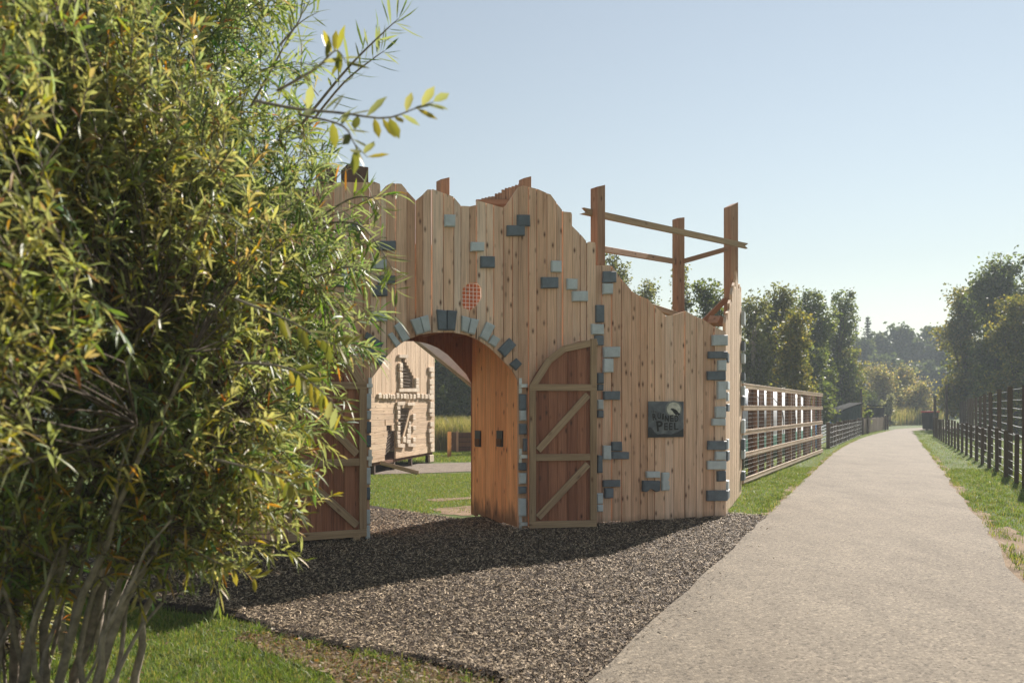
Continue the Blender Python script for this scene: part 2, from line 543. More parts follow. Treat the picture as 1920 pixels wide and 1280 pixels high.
# bark chips and grass
def chips():
    n = 330000
    # more chips close to the camera, where they can be told apart
    Y = 4.3 + (NR.random(n)**1.5)*8.2
    X = NR.uniform(-5.5, 4.0, n)
    P = np.stack([X, Y], 1)
    P = P[in_poly(P, MULCH)]
    P = P[(~in_poly(P, PATH)) | (NR.random(len(P)) < .03)]
    n = len(P)
    L = NR.uniform(0.006, 0.017, n)*(0.75+P[:, 1]*0.05)
    W = L*NR.uniform(0.14, 0.34, n)
    a = NR.uniform(0, 2*np.pi, n)
    tilt = NR.normal(0, 0.32, n)
    roll = NR.normal(0, 0.35, n)
    u = np.stack([np.cos(a)*np.cos(tilt), np.sin(a)*np.cos(tilt), np.sin(tilt)], 1)
    v = np.stack([-np.sin(a)*np.cos(roll), np.cos(a)*np.cos(roll), np.sin(roll)], 1)
    c = np.stack([P[:, 0], P[:, 1], 0.022 + NR.random(n)*0.014 + bank_h(P)], 1)
    k = [c + u*L[:, None]*sx + v*W[:, None]*sy for sx, sy in ((-1, -1), (1, -.6), (1.0, 1), (-.8, .8))]
    V = np.stack(k, 1).reshape(-1, 3)
    V[:, 2] = np.maximum(V[:, 2], 0.014)
    tone = NR.random(n)
    base = np.array([0.085, 0.060, 0.037])[None]*(0.5+NR.random(n)[:, None]*1.2)
    pale = np.array([0.46, 0.355, 0.235])[None]*(0.6+NR.random(n)[:, None]*0.7)
    col = np.where((tone > 0.57)[:, None], pale, base)
    m, nt, bsdf = new_mat("bark_chip")
    at = nd(nt, "ShaderNodeAttribute", attribute_name="tint")
    nt.links.new(at.outputs["Color"], bsdf.inputs["Base Color"])
    bsdf.inputs["Roughness"].default_value = 0.7
    bsdf.inputs["Specular IOR Level"].default_value = 0.2
    me = mesh_np("bark_chips", V, [np.arange(4*n).reshape(-1, 4)], np.repeat(col, 4, 0))
    tag(obj("bark_chips", me, m), kind='stuff')
chips()

def blades(name, P, hmin, hmax, wid, tones, lean=0.5, seg=2):
    n = len(P)
    if n == 0: return
    h = NR.uniform(hmin, hmax, n)
    a = NR.uniform(0, 2*np.pi, n)
    b = NR.uniform(0, 2*np.pi, n)
    ln = np.abs(NR.normal(0, lean, n))
    d = np.stack([np.cos(b), np.sin(b), np.zeros(n)], 1)*(h*ln)[:, None]
    s = np.stack([np.cos(a), np.sin(a), np.zeros(n)], 1)*(wid*NR.uniform(.6, 1.3, n))[:, None]
    base = np.stack([P[:, 0], P[:, 1], np.full(n, 0.0)], 1)
    up = np.zeros((n, 3)); up[:, 2] = h
    mid = base + d*0.35 + up*0.6
    tip = base + d + up*0.95
    V = np.stack([base-s, base+s, mid-s*.75, mid+s*.75, tip], 1).reshape(-1, 3)
    i = np.arange(n)[:, None]*5
    q = i + np.array([[0, 1, 3, 2]])
    t = i + np.array([[2, 3, 4]])
    tt = np.array(tones)
    col = tt[NR.integers(0, len(tt), n)]*NR.uniform(.7, 1.25, n)[:, None]
    me = mesh_np(name, V, [q, t], np.repeat(col, 5, 0))
    return tag(obj(name, me, GRASSB), kind='stuff')

GREENS = [(0.11, 0.18, 0.034), (0.14, 0.205, 0.04), (0.09, 0.15, 0.028), (0.19, 0.22, 0.06), (0.24, 0.22, 0.09)]
def scatter(poly, n, keep_out=(), tuft=0.0, thin=()):
    p = np.array(poly)
    lo, hi = p.min(0), p.max(0)
    P = lo + NR.random((n, 2))*(hi-lo)
    if tuft:
        P = P + NR.normal(0, 0.02, P.shape)
    P = P[in_poly(P, poly)]
    for k in keep_out:
        P = P[~in_poly(P, k)]
    for k, keep in thin:
        P = P[(~in_poly(P, k)) | (NR.random(len(P)) < keep)]
    return P
thinS = [(s, 0.22) for s in SOILS]
LAWN = [(-5.5, 3.2), (0.5, 3.2), (0.3, 4.6), (-1.6, 5.8), (-5.5, 7.4)]
blades("grass", scatter(LAWN, 150000, [MULCH, PATH], thin=thinS), 0.018, 0.05, 0.0022, GREENS, 0.7)
edge = np.concatenate([np.stack([np.linspace(a[0], b[0], 900), np.linspace(a[1], b[1], 900)], 1) for a, b in
        zip(MULCH_CORE[3:9], MULCH_CORE[4:10])]) + NR.normal(0, 0.045, (5400, 2))*[1, .8] - [0.03, 0.055]
cl = np.sin(edge[:, 0]*5.1)+np.sin(edge[:, 0]*13.7+1)
blades("edge_grass", edge[(cl > .4) & (NR.random(len(cl)) < .55)], 0.02, 0.08, 0.003, GREENS, 0.9)
VL = [(left_edge(Y)-0.05, Y) for Y in np.arange(11.6, 58, 1.0)] + [(left_edge(Y)-3.0, Y) for Y in np.arange(57, 11, -1.0)] + [(3.2, 11.9)]
blades("verge_grass", scatter(VL, 300000, [MULCH], thin=thinS), 0.02, 0.05, 0.005, GREENS, 0.7)
near_l = [(left_edge(Y)-0.02, Y) for Y in np.arange(11.6, 22, 1.0)] + [(left_edge(Y)-2.2, Y) for Y in np.arange(21, 12.2, -1.0)] + [(3.3, 11.75)]
blades("verge_grass", scatter(near_l, 60000, [MULCH], thin=thinS), 0.018, 0.05, 0.0035, GREENS, 0.7)
VR = [(right_edge(Y)+0.08, Y) for Y in np.arange(5, 58, 1.0)] + [(right_edge(Y)+9, Y) for Y in np.arange(57, 4, -1.0)]
blades("bank_grass", scatter(VR, 260000, thin=thinS), 0.02, 0.055, 0.005, GREENS, 0.7)
near_r = [(right_edge(Y)+0.05, Y) for Y in np.arange(6, 22, 1.0)] + [(right_edge(Y)+3.6, Y) for Y in np.arange(21, 5, -1.0)]
blades("bank_grass", scatter(near_r, 120000, thin=thinS), 0.018, 0.05, 0.0035, GREENS, 0.7)
IN = [(-3.4, 12.2), (0.4, 12.2), (0.8, 20), (-6, 18.6)]
blades("inner_lawn_grass", scatter(IN, 90000, [MULCH, STRIP], thin=[(s, .25) for s in SOILS]), 0.015, 0.04, 0.004, GREENS, 0.6)
IN2 = [(-7, 23.2), (4, 24.2), (6, 31), (-8, 31)]
blades("inner_lawn_grass", scatter(IN2, 60000), 0.04, 0.10, 0.007, GREENS, 0.5)

def tufts(name, poly, nclump, per, spread, hmin, hmax, wid, keep_out=()):
    c = scatter(poly, nclump, keep_out)
    P = np.repeat(c, per, 0)+NR.normal(0, spread, (len(c)*per, 2))
    for k in keep_out: P = P[~in_poly(P, k)]
    blades(name, P, hmin, hmax, wid, GREENS+[(0.06, 0.11, 0.02), (0.05, 0.09, 0.02)], .9)
tufts("grass_tufts", near_r, 1500, 34, .045, .03, .085, .0035, [PATH])
tufts("grass_tufts", near_l, 600, 34, .045, .03, .08, .0035, [PATH, MULCH])
tufts("grass_tufts", LAWN, 500, 40, .03, .025, .07, .0022, [PATH, MULCH])
tufts("grass_tufts", VR, 1500, 24, .08, .04, .11, .006, [PATH])

def fallen_leaves():
    P = np.concatenate([scatter([(-3.0, 3.4), (0.2, 4.2), (-0.2, 4.9), (-1.6, 5.9), (-3.4, 6.4)], 500),
        scatter(SOILS[0], 9000)])
    n = len(P)
    a = NR.uniform(0, 6.28, n); L = NR.uniform(.006, .026, n); W = L*NR.uniform(.25, .5, n)
    u = np.stack([np.cos(a), np.sin(a), NR.normal(0, .3, n)], 1)*L[:, None]
    v = np.stack([-np.sin(a), np.cos(a), NR.normal(0, .3, n)], 1)*W[:, None]
    c = np.stack([P[:, 0], P[:, 1], NR.uniform(.012, .04, n)], 1)
    V = np.stack([c-u, c-v, c+u, c+v], 1).reshape(-1, 3)
    t = np.array([(0.24, 0.13, 0.06), (0.22, 0.16, 0.10), (0.36, 0.29, 0.20), (0.13, 0.09, 0.055), (0.10, 0.075, 0.05)])
    tag(obj("fallen_leaves", mesh_np("fallen_leaves", V, [np.arange(4*n).reshape(-1, 4)], np.repeat(t[NR.integers(0, 5, n)], 4, 0)), LEAF), kind='stuff')
fallen_leaves()
def edge_weeds():
    Y = NR.uniform(5.0, 40, 5200)**1.0
    L = np.stack([np.array([left_edge(y) for y in Y])-np.abs(NR.normal(0.0, .07, len(Y)))+.02, Y], 1)
    L = L[(Y > 11.8)]
    Rr = np.stack([np.array([right_edge(y) for y in Y])+np.abs(NR.normal(.03, .10, len(Y))), Y], 1)
    P = np.concatenate([L, Rr])
    P = P[np.sin(P[:, 1]*3.1)+np.sin(P[:, 1]*7.7+.5)+NR.normal(0, .5, len(P)) > .2]
    blades("edge_weeds", P, .03, .10, .0045, GREENS+[(0.34, 0.28, 0.15)], .8)
    # grit, leaves and chips scuffed on to the path
    Y = 4.6+NR.random(1500)**1.3*16
    f = NR.random(1500)
    f = np.where(NR.random(1500) < .75, f**3*.35, f)
    X = np.array([left_edge(y) for y in Y])+.02+f*2.9
    a = NR.uniform(0, 6.28, 1500); l = NR.uniform(.002, .009, 1500)
    u = np.stack([np.cos(a), np.sin(a), np.zeros(1500)], 1)*l[:, None]
    v = np.stack([-np.sin(a), np.cos(a), NR.normal(0, .3, 1500)], 1)*(l*NR.uniform(.25, .8, 1500))[:, None]
    c = np.stack([X, Y, np.full(1500, .029)], 1)
    V = np.stack([c-u, c-v, c+u, c+v], 1).reshape(-1, 3)
    t = np.array([(0.06, 0.045, 0.034), (0.10, 0.075, 0.05), (0.22, 0.13, 0.06), (0.34, 0.28, 0.2), (0.05, 0.04, 0.03)])
    tag(obj("path_litter", mesh_np("path_litter", V, [np.arange(6000).reshape(-1, 4)], np.repeat(t[NR.integers(0, 5, 1500)], 4, 0)), LEAF), kind='stuff')
edge_weeds()
blades("edge_grass", scatter([(-3.2, 6.5), (-1.7, 5.3), (-0.2, 4.2), (0.2, 4.2), (-0.5, 5.0), (-1.7, 5.75), (-3.3, 6.7)], 5200, [MULCH]), 0.02, 0.08, 0.0028, GREENS, 0.7)

# ------------------------------------------------------------------ the wooden castle gateway
TH = math.atan(0.403)
CT, ST = math.cos(TH), math.sin(TH)
OY = 10.451
def W(px, py, d=0.0):
    """a pixel on the gateway's front plane (or d metres behind it) as (s, z) of the castle's own frame"""
    u, v = (px-CX)/F, (HY-py)/F
    t = (d + OY*CT)/(CT - u*ST)
    return (CT*u*t + ST*(t-OY), EYE + v*t)
def to_local(x, y):
    return (CT*x + ST*(y-OY), -ST*x + CT*(y-OY))

castle = thing("wooden_castle", "timber play castle gateway with arch, jagged plank top and painted grey blocks", "play castle", (0, OY, 0), TH)

z1 = lambda x, y: (640+x/3.555, 300+y/3.555)
z2 = lambda x, y: (1060+x/3.766, 320+y/3.766)
z3 = lambda x, y: (520+x/2.723, 580+y/2.723)
z4 = lambda x, y: (940+x/3.123, 600+y/3.123)

TOP = [(430, 372), (470, 352), (520, 348), (560, 356), (600, 346), (640, 342), (686, 342), (702, 341), (712, 345), (714.5, 359), (724, 348), (734, 343.6), (752.5, 345), (763, 357.7),
       (780, 375.6), (793, 364.7), (802, 355), (811, 355), (831, 362), (849.6, 369), (864, 386), (880.5, 387), (893.4, 384)]
TOP += [z1(*p) for p in ((905,270),(960,285),(1015,300),(1080,320),(1100,300),(1140,240),(1180,180),(1215,170),(1250,180),(1310,195),(1370,222),(1395,230),
        (1435,285),(1475,335),(1480,345),(1530,350),(1538,372),(1540,440),(1590,490),(1632,540),(1638,555),(1650,545),(1688,550),(1694,570))]
TOP += [(1117.2, 497)] + [z2(*p) for p in ((325,668),(395,765),(470,850),(530,885),(585,905),(632,955),(710,1025),(770,1015),(848,990),(920,1030),(975,1050),(1050,1100),(1133,1140))] + [(1362, 624)]
ARCH = [(694, 712), (703, 701), (713, 687), (724, 670), (740, 652), (762, 637), (788, 628), (814, 623), (850.5, 623), (876, 628), (898, 637), (920, 652), (942, 674), (961, 694), (971, 712)]
HOLE_U = [z1(*p) for p in ((800,935),(810,855),(850,818),(905,815),(935,850),(938,915))]
HOLE_L = [z1(*p) for p in ((800,935),(812,985),(860,1003),(905,965),(938,915))]
def interp(pl, x):
    for (a, ya), (b, yb) in zip(pl, pl[1:]):
        if a <= x <= b:
            return ya if b == a else ya + (yb-ya)*(x-a)/(b-a)
    return pl[0][1] if x < pl[0][0] else pl[-1][1]

BOUND = list(np.arange(430, 676, 19.5)) + [681, 694, 713.7, 725, 742, 763, 779.8, 793, 810, 831, 850.4, 864, 880.5, 893.7, 911.5, 925.5, 944, 960.7, 971.3, 991, 1006, 1025.4, 1044, 1055, 1072.6, 1088, 1099.6, 1117,
         1129, 1147, 1165, 1184, 1200.5, 1214, 1227.5, 1247, 1264, 1284.5, 1305, 1318.5, 1339, 1361]
def front_plank(x0, x1, i):
    inset = 0.70
    a, b = x0+inset, x1-inset
    xs = {a, b}
    for pl in (TOP, ARCH, HOLE_U, HOLE_L):
        for x, _ in pl:
            if a < x < b: xs.add(x)
    for x in (694.0, 971.0):
        if a < x < b: xs |= {x-1e-3, x+1e-3}
    xs = sorted(xs)
    bm = bmesh.new()
    cache = {}
    def vert(p):
        k = (round(p[0], 4), round(p[1], 4))
        if k not in cache: cache[k] = bm.verts.new((p[0], 0, p[1]))
        return cache[k]
    gap = R.uniform(0.015, 0.05)
    for xa, xb in zip(xs, xs[1:]):
        if xb-xa < 0.05: continue
        xm = (xa+xb)/2
        in_arch = 694 < xm < 971
        in_hole = HOLE_U[0][0] < xm < HOLE_U[-1][0]
        def s_of(x): return W(x, 700)[0]
        def bot(x): return (s_of(x), W(x, interp(ARCH, x))[1]) if in_arch else (s_of(x), gap)
        def top(x): return W(x, interp(TOP, x))
        segs = [(bot, top)]
        if in_hole:
            segs = [(bot, lambda x: W(x, interp(HOLE_L, x))), (lambda x: W(x, interp(HOLE_U, x)), top)]
        for lo, hi in segs:
            ps = [lo(xa), lo(xb), hi(xb), hi(xa)]
            ks = []
            for p in ps:
                v = vert(p)
                if v not in ks: ks.append(v)
            if len(ks) > 2:
                try: bm.faces.new(ks)
                except ValueError: pass
    proud = R.uniform(-0.010, 0.010)
    thick = 0.042
    r = bmesh.ops.extrude_face_region(bm, geom=list(bm.faces))
    for v in r["geom"]:
        if isinstance(v, bmesh.types.BMVert): v.co.y += thick
    for v in bm.verts: v.co.y += proud
    return obj("plank", mesh_bm("plank", bm), LARCH, castle)
for i, (a, b) in enumerate(zip(BOUND, BOUND[1:])):
    front_plank(a, b, i)

def block(pts, mat, parent, thick=0.045, d=-0.008, name="stone_block", cham=0.012, jit=0.004):
    """painted block: chamfered face, slightly uneven outline"""
    pts = [(s+R.uniform(-jit, jit), z+R.uniform(-jit, jit)) for s, z in pts]
    cs = sum(p[0] for p in pts)/len(pts); cz = sum(p[1] for p in pts)/len(pts)
    bm = bmesh.new()
    n = len(pts)
    ins = []
    for s, z in pts:
        v = Vector((cs-s, cz-z)); L = max(v.length, 1e-4)
        v = v/L*min(cham*1.4, L*0.4)
        ins.append((s+v.x, z+v.y))
    rings = [[bm.verts.new((s, dd, z)) for s, z in pp] for pp, dd in ((pts, d), (pts, d-thick+cham), (ins, d-thick))]
    for a, b in zip(rings, rings[1:]):
        for i in range(n): bm.faces.new((a[i], a[(i+1) % n], b[(i+1) % n], b[i]))
    bm.faces.new(rings[0]); bm.faces.new(rings[-1])
    return obj(name, mesh_bm(name, bm), mat, parent)
def rect_block(x0, y0, x1, y1, c, parent=castle, **k):
    a = [W(x0, y1), W(x1, y1), W(x1, y0), W(x0, y0)]
    return block(a, BLOCK_L if c == 'L' else BLOCK_D, parent, **k)
RECTS = [(832,403.5,852,426,'L'), (967.7,404,991.6,425,'D'), (949,424,982,443,'D'), (881,455,906,471.6,'L'), (900,481.5,925.5,502.5,'D'), (1032,490,1051,511,'L'), (1013.5,520,1045,541,'D'),
 (1061,523.6,1080,544,'L'), (1071,546,1100,565,'L'), (697,584,724.4,602,'L'), (705,453,741,470,'D'), (708,517,740,533,'D'), (698,535.5,725,556,'D'), (698,488,724,505,'L'), (652,418,676,434,'D'), (640,500,664,520,'L'), (625,518,650,538,'D'),
 (1128.5,510,1153.5,530,'D'), (1128.5,532,1147,551.5,'L'), (1115,572,1130,605,'D'), (1107,608,1129.6,627,'L'), (1113,629,1129.6,648,'D'),
 (1129,650.6,1160,670,'L'), (1129,672,1147,698,'L'), (1118,699,1129.2,719,'D'), (1118,720.5,1129.2,732,'D'), (1129.5,733,1160,749,'D'), (1118,749,1129,767,'L'), (1118,769,1129.4,783,'D'),
 (1145,828,1164,844.5,'D'), (1128,835,1143.6,861,'L'), (1145,846.6,1177,860,'D'), (1118,853,1127,886,'D'), (1128.5,899,1160,911.5,'D'), (1132,914,1147.5,933,'D'), (1117,924,1128,943.6,'L'), (1117,945.4,1128,957.7,'L'),
 (1210,883,1235,895,'L'),
 (1333,628,1361.5,648,'L'), (1326,658.6,1361.5,672,'D'), (1343,675,1359,695,'L'), (1324,696.4,1358,713,'D'), (1342.5,714.6,1358,748,'L'), (1338.7,762,1358,782.5,'L'), (1332.6,784.5,1358,797,'L'),
 (1325,826,1359.5,843,'D'), (1338.7,845.6,1358,862,'L'), (1324,863,1359,879.5,'L'), (1342.5,882,1358,901.6,'D'), (1324,918.6,1361,938,'D'),
 (972,738.6,985,768,'D'), (973,769,985,788,'L'), (972.5,794,985,814,'D'), (980,822,985.5,845,'D'), (971.5,867,985,881,'D'), (971.5,886,985,906,'L'), (971.5,912,985,924.5,'D'), (971,933,984.5,966.5,'L'),
 (685.5,738,694.5,767,'L'), (685.5,769,694.5,786,'L'), (685.5,790,694.5,812,'D'), (685.5,816,694.5,838,'D'), (685,876,693.5,908,'L'), (685,913,693.5,935.5,'D'), (684.5,954.6,692.5,982,'L'), (684.5,984,692.5,1011,'L')]
for r in RECTS: rect_block(*r)
# broken-edged blocks under the sign
block([W(*p) for p in ((1202.6,920),(1209,921),(1214,916),(1222,917.5),(1228,921),(1235,919),(1235,900.5),(1203,900))], BLOCK_D, castle)
block([W(*p) for p in ((1239,919),(1252,918.5),(1253,912),(1249.5,908),(1252.5,903),(1249,898),(1252.5,890),(1252,885),(1239,885))], BLOCK_L, castle)
V4 = [('D', z1, ((640,1132),(695,1135),(697,1004),(630,1000))), ('D', z1, ((699,1135),(752,1138),(767,1008),(701,1004))),
 ('L', z1, ((498,1168),(545,1154),(516,1050),(457,1068))), ('L', z1, ((548,1153),(590,1140),(572,1033),(519,1049))),
 ('L', z1, ((405,1213),(452,1190),(387,1078),(345,1108))), ('L', z1, ((362,1252),(392,1225),(335,1150),(305,1165))), ('D', z1, ((152,1185),(258,1262),(275,1225),(168,1145))),
 ('D', z3, ((448,235),(525,290),(553,240),(470,193))),
 ('L', z1, ((795,1140),(836,1152),(856,1054),(798,1038))), ('L', z1, ((839,1153),(880,1167),(913,1068),(859,1055))),
 ('L', z1, ((915,1180),(965,1210),(1020,1108),(965,1078))), ('L', z1, ((973,1217),(1020,1250),(1052,1195),(1005,1165))),
 ('D', z3, ((1123,207),(1158,245),(1213,183),(1180,147))), ('D', z3, ((1182,280),(1213,313),(1243,278),(1215,250)))]
for c, zf, q in V4:
    block([W(*zf(*p)) for p in q], BLOCK_L if c == 'L' else BLOCK_D, castle, name="arch_block")

# wire grid and lit boards behind the ragged hole
def wire_grid(name, s0, s1, za, zb, step, d, r, parent, mat=WIRE):
    bm = bmesh.new()
    k = 0
    s = s0
    while s <= s1:
        box_bm(bm, s-r, s+r, d-r, d+r, za, zb); s += step
    z = za
    while z <= zb:
        box_bm(bm, s0, s1, d+r, d+3*r, z-r, z+r); z += step
    return tag(obj(name, mesh_bm(name, bm), mat, parent), kind='stuff')
ha, hb = W(862, 588), W(908, 526)
wire_grid("wire_grid", ha[0], hb[0], ha[1], hb[1], 0.05, 0.056, 0.0032, castle)

# passage: side walls, back wall with its own arch, ceiling
PD = to_local(-0.587, 11.77)                     # far end of the right passage wall
P0 = W(971.5, 800)[0]
SL = W(694, 800)[0]
dirv = Vector((PD[0]-P0, PD[1]))
plen = dirv.length
phi = math.atan2(dirv.y, dirv.x)
def passage_wall(s_start, mat, side):
    h = holder("passage_wall", castle, (s_start, 0.052, 0), phi)
    n = 9
    for i in range(n):
        a, b = plen*i/n + .003, plen*(i+1)/n - .003
        ztop = 2.72
        zb = R.uniform(0.02, 0.06)
        prism("board", [(a, zb), (b, zb+R.uniform(-.01, .01)), (b, ztop), (a, ztop)], 0 if side > 0 else -0.04, 0.04 if side > 0 else 0, mat, h).location.y = R.uniform(-.004, .004)
    return h
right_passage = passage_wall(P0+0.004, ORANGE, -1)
left_passage = passage_wall(SL-0.004, LARCH, 1)
for px in (897, 938):                            # dark plates on the right passage wall
    u = (px-CX)/F
    # solve where the pixel's ray meets the passage wall
    lo, hi = 0.0, plen
    for _ in range(40):
        m = (lo+hi)/2
        lx, ly = P0+math.cos(phi)*m, 0.052+math.sin(phi)*m
        X, Yw = CT*lx-ST*ly, OY+ST*lx+CT*ly
        if X/Yw > u: lo = m
        else: hi = m
    Yw_ = Yw
    za, zb = EYE+(HY-837)/F*Yw_, EYE+(HY-807)/F*Yw_
    p = prism("plate", [(m-.085, za), (m+.085, za), (m+.085, zb), (m-.085, zb)], 0.001, 0.022, DARKPLATE, right_passage)
    prism("plate_flap", [(m-.07, za+.02), (m+.07, za+.02), (m+.07, (za+zb)/2), (m-.07, (za+zb)/2)], 0.0225, 0.034, BROWNW, right_passage)

BACK = PD[1] + 0.012
shift = PD[0]-P0
def back_wall():
    h = holder("back_wall", castle, (0, BACK, 0))
    s0, s1 = SL+shift, P0+shift
    w = 0.145
    s = s0-2.4
    while s < s1+1.25:
        a, b = s+.002, s+w-.002
        def bz(x):
            if not (s0 < x < s1): return 0.04
            t = (x-s0)/(s1-s0)
            px = 694+t*277
            return W(px, interp(ARCH, px))[1]
        ks = [a + (b-a)*k/4 for k in range(5)]
        arch = s0 < (a+b)/2 < s1
        lo = [(k, bz(k) if arch else 0.04) for k in ks]
        ztop = 3.85 + 0.1*max(0, math.sin((s-s0)*2.1)) + R.uniform(0, .08)
        if s > s1+0.2: ztop = 2.9
        prism("plank", lo + [(b, ztop), (a, ztop+R.uniform(-.02, .02))], 0, 0.04, RUSTW, h)
        s += w
    return h
back_wall()
# raised rear parapet of short orange boards, rising to the right behind the gable
par = holder("rear_parapet", castle, (0, 1.9, 0))
prof = [(896, 374), (905, 372), (920, 369), (935, 361), (948, 352), (958, 350), (966, 345), (972, 346), (990, 352), (1010, 365)]
for px in np.arange(897, 1010, 6.3):
    a, b = W(px+.3, 500, 1.9)[0], W(px+6.0, 500, 1.9)[0]
    zt = W(px, interp(prof, px)+R.uniform(-2, 2), 1.9)[1]
    prism("board", [(a, zt-.42), (b, zt-.42), (b, zt), (a, zt)], 0, .03, POSTW, par)
bar("parapet_rail", (W(893, 500, 1.86)[0], 1.86, W(893, 380, 1.86)[1]), (W(1012, 500, 1.86)[0], 1.86, W(1012, 378, 1.86)[1]), .09, .045, POSTW, castle)

# ceiling of the passage and the beige ramp roof beyond
bm = bmesh.new()
box_bm(bm, SL+shift-.2, P0-.02, 0.06, BACK-.01, 2.74, 2.80)
obj("passage_ceiling", mesh_bm("passage_ceiling", bm), REDWOOD, castle)
for k in range(4):
    s = SL+.3+k*.45
    bar("ceiling_joist", (s+shift*.1, .07, 2.68), (s+shift*.9, BACK-.02, 2.68), .05, .10, REDWOOD, castle, up=(0, 0, 1))

def lp(x, y, z):
    a = to_local(x, y)
    return Vector((a[0], a[1], z))
q1, q2 = lp(-0.575, 12.28, 1.93), lp(-2.62, 17.2, 3.50)
wv = lp(-0.575+1.6, 12.28+1.1, 1.93+1.35)-q1
nn = (q2-q1).cross(wv).normalized()
if nn.z < 0: nn = -nn
bm = bmesh.new()
low = [bm.verts.new(p) for p in (q1, q2, q2+wv, q1+wv)]
hig = [bm.verts.new(p+nn*.03) for p in (q1, q2, q2+wv, q1+wv)]
bm.faces.new(low); bm.faces.new(hig)
for i in range(4): bm.faces.new((low[i], low[(i+1) % 4], hig[(i+1) % 4], hig[i]))
obj("ramp_roof", mesh_bm("ramp_roof", bm), BEIGE, castle)
bar("roof_edge_trim", q1-nn*.035, q2-nn*.035, .05, .06, FRAMEW, castle, up=nn)
bar("roof_seam", q1.lerp(q2, .13)-nn*.004, q1.lerp(q2, .13)+wv-nn*.004, .02, .006, DARKPLATE, castle, up=nn)

# side wall of the right tower, running back along the path
cl_, cf_ = to_local(3.115, 11.73), to_local(4.28, 14.9)
sdir = Vector((cf_[0]-cl_[0], cf_[1]-cl_[1]))
slen = sdir.length
sphi = math.atan2(sdir.y, sdir.x)
side = holder("side_wall", castle, (cl_[0], cl_[1], 0), sphi)
n = 18
for i in range(n):
    a, b = slen*i/n+.002, slen*(i+1)/n-.002
    def sz(x):
        f = x/slen
        return 2.72 + 0.95*min(1, f*1.7) + 0.12*f + (0.05 if i % 2 else -0.06)
    zt1, zt2 = sz(a), sz(b)+R.uniform(-.05, .05)
    if i == 12: zt1, zt2 = zt1+.28, zt2+.16
    prism("plank", [(a, .02), (b, .02), (b, zt2), (a, zt1)], 0.004+R.uniform(-.004, .004), .044, LARCH_SUN, side)
# the outside of the side wall faces the path: local -Y of that frame
for j, (ya, yb, c) in enumerate(((661,679,'D'), (714,730,'L'), (735,752,'L'), (757,771,'D'), (823,842,'L'), (846,864,'D'), (901,918,'L'), (919,936,'D'))):
    za, zb = EYE+(HY-yb)/F*11.75, EYE+(HY-ya)/F*11.75
    block([(0.0, za), (.21+.08*(j % 2), za), (.21+.08*(j % 2), zb), (0.0, zb)], BLOCK_L if c == 'L' else BLOCK_D, side)
for j, (ya, yb) in enumerate(((586,611), (641,659), (664,682), (699,715), (724,741), (744,760), (786,811), (822,842), (843,858), (882,898), (903,925))):
    za, zb = EYE+(HY-yb)/F*14.9, EYE+(HY-ya)/F*14.9
    if za < .05: continue
    block([(slen-.28, za), (slen+.03, za), (slen+.03, zb), (slen-.28, zb)], BLOCK_D if j % 2 else BLOCK_L, side, thick=.06)

# posts and rails standing above the walls
def post(px, top_py, Y, w, base=0.02, rot=0.3, slant=0.05, mat=POSTW):
    x = (px-CX)/F*Y
    zt = EYE+(HY-top_py)/F*Y
    l = to_local(x, Y)
    bm = bmesh.new()
    h = w/2
    v = [bm.verts.new(p) for p in ((-h,-h,0),(h,-h,0),(h,h,0),(-h,h,0),(-h,-h,zt-base-slant),(h,-h,zt-base),(h,h,zt-base),(-h,h,zt-base-slant))]
    for f in ((0,1,2,3),(4,5,6,7),(0,1,5,4),(1,2,6,5),(2,3,7,6),(3,0,4,7)): bm.faces.new([v[i] for i in f])
    bmesh.ops.bevel(bm, geom=list(bm.edges), offset=.006, segments=1, affect='EDGES')
    return obj("post", mesh_bm("post", bm), mat, castle, (l[0], l[1], base), (0, 0, rot))
post(1121, 347, 11.25, .15, rot=.25)
post(1272, 408, 13.6, .15, rot=.1, slant=.03)
post(1370.5, 380, 14.2, .18, base=2.6, rot=.15, slant=.09)
post(830.5, 333, 11.1, .14, base=2.85, rot=.2)
post(984.5, 331, 11.6, .135, base=2.85, rot=.2)
post(665, 316, 11.0, .30, rot=.1, slant=0, mat=DARKPOST)
post(612, 318, 11.4, .24, rot=.1, slant=0, mat=DARKPOST)
def wl(px, py, Y):
    p = at_depth(px, py, Y)
    l = to_local(p.x, p.y)
    return Vector((l[0], l[1], p.z))
# long split-ended rail in front of the posts
def split_rail(a, b, w, t):
    o = bar("top_rail", a, b, w, t, FRAMEW, castle, bev=0.0)
    bm = bmesh.new()
    L = (b-a).length
    pts = [(-w/2, 0.02), (0, .10), (w/2, -.03), (w/2, L), (0.01, L-.09), (-w/2, L+.02)]
    va = [bm.verts.new((x, -t/2, z)) for x, z in pts]
    vb = [bm.verts.new((x, t/2, z)) for x, z in pts]
    bm.faces.new(va); bm.faces.new(vb)
    for i in range(6): bm.faces.new((va[i], va[(i+1) % 6], vb[(i+1) % 6], vb[i]))
    me = mesh_bm("top_rail", bm)
    me.materials.append(FRAMEW)
    o.data = me
split_rail(wl(1091, 395.5, 11.12), wl(1400, 461.5, 14.02), .092, .05)
bar("lower_rail", wl(1130, 467, 11.35), wl(1264, 490, 13.55), .085, .045, POSTW, castle)
bar("lower_rail", wl(1281, 490, 13.55), wl(1362, 467, 14.1), .085, .045, POSTW, castle)
bar("brace", wl(1319, 603, 14.2), wl(1362, 560, 14.1), .09, .06, POSTW, castle)
bar("cross_beam", wl(1333, 602, 13.0), wl(1354, 602, 12.7), .13, .13, POSTW, castle)
bar("ridge_batten", wl(1210, 572, 12.0), wl(1266, 590, 12.6), .08, .12, FRAMEW, castle)

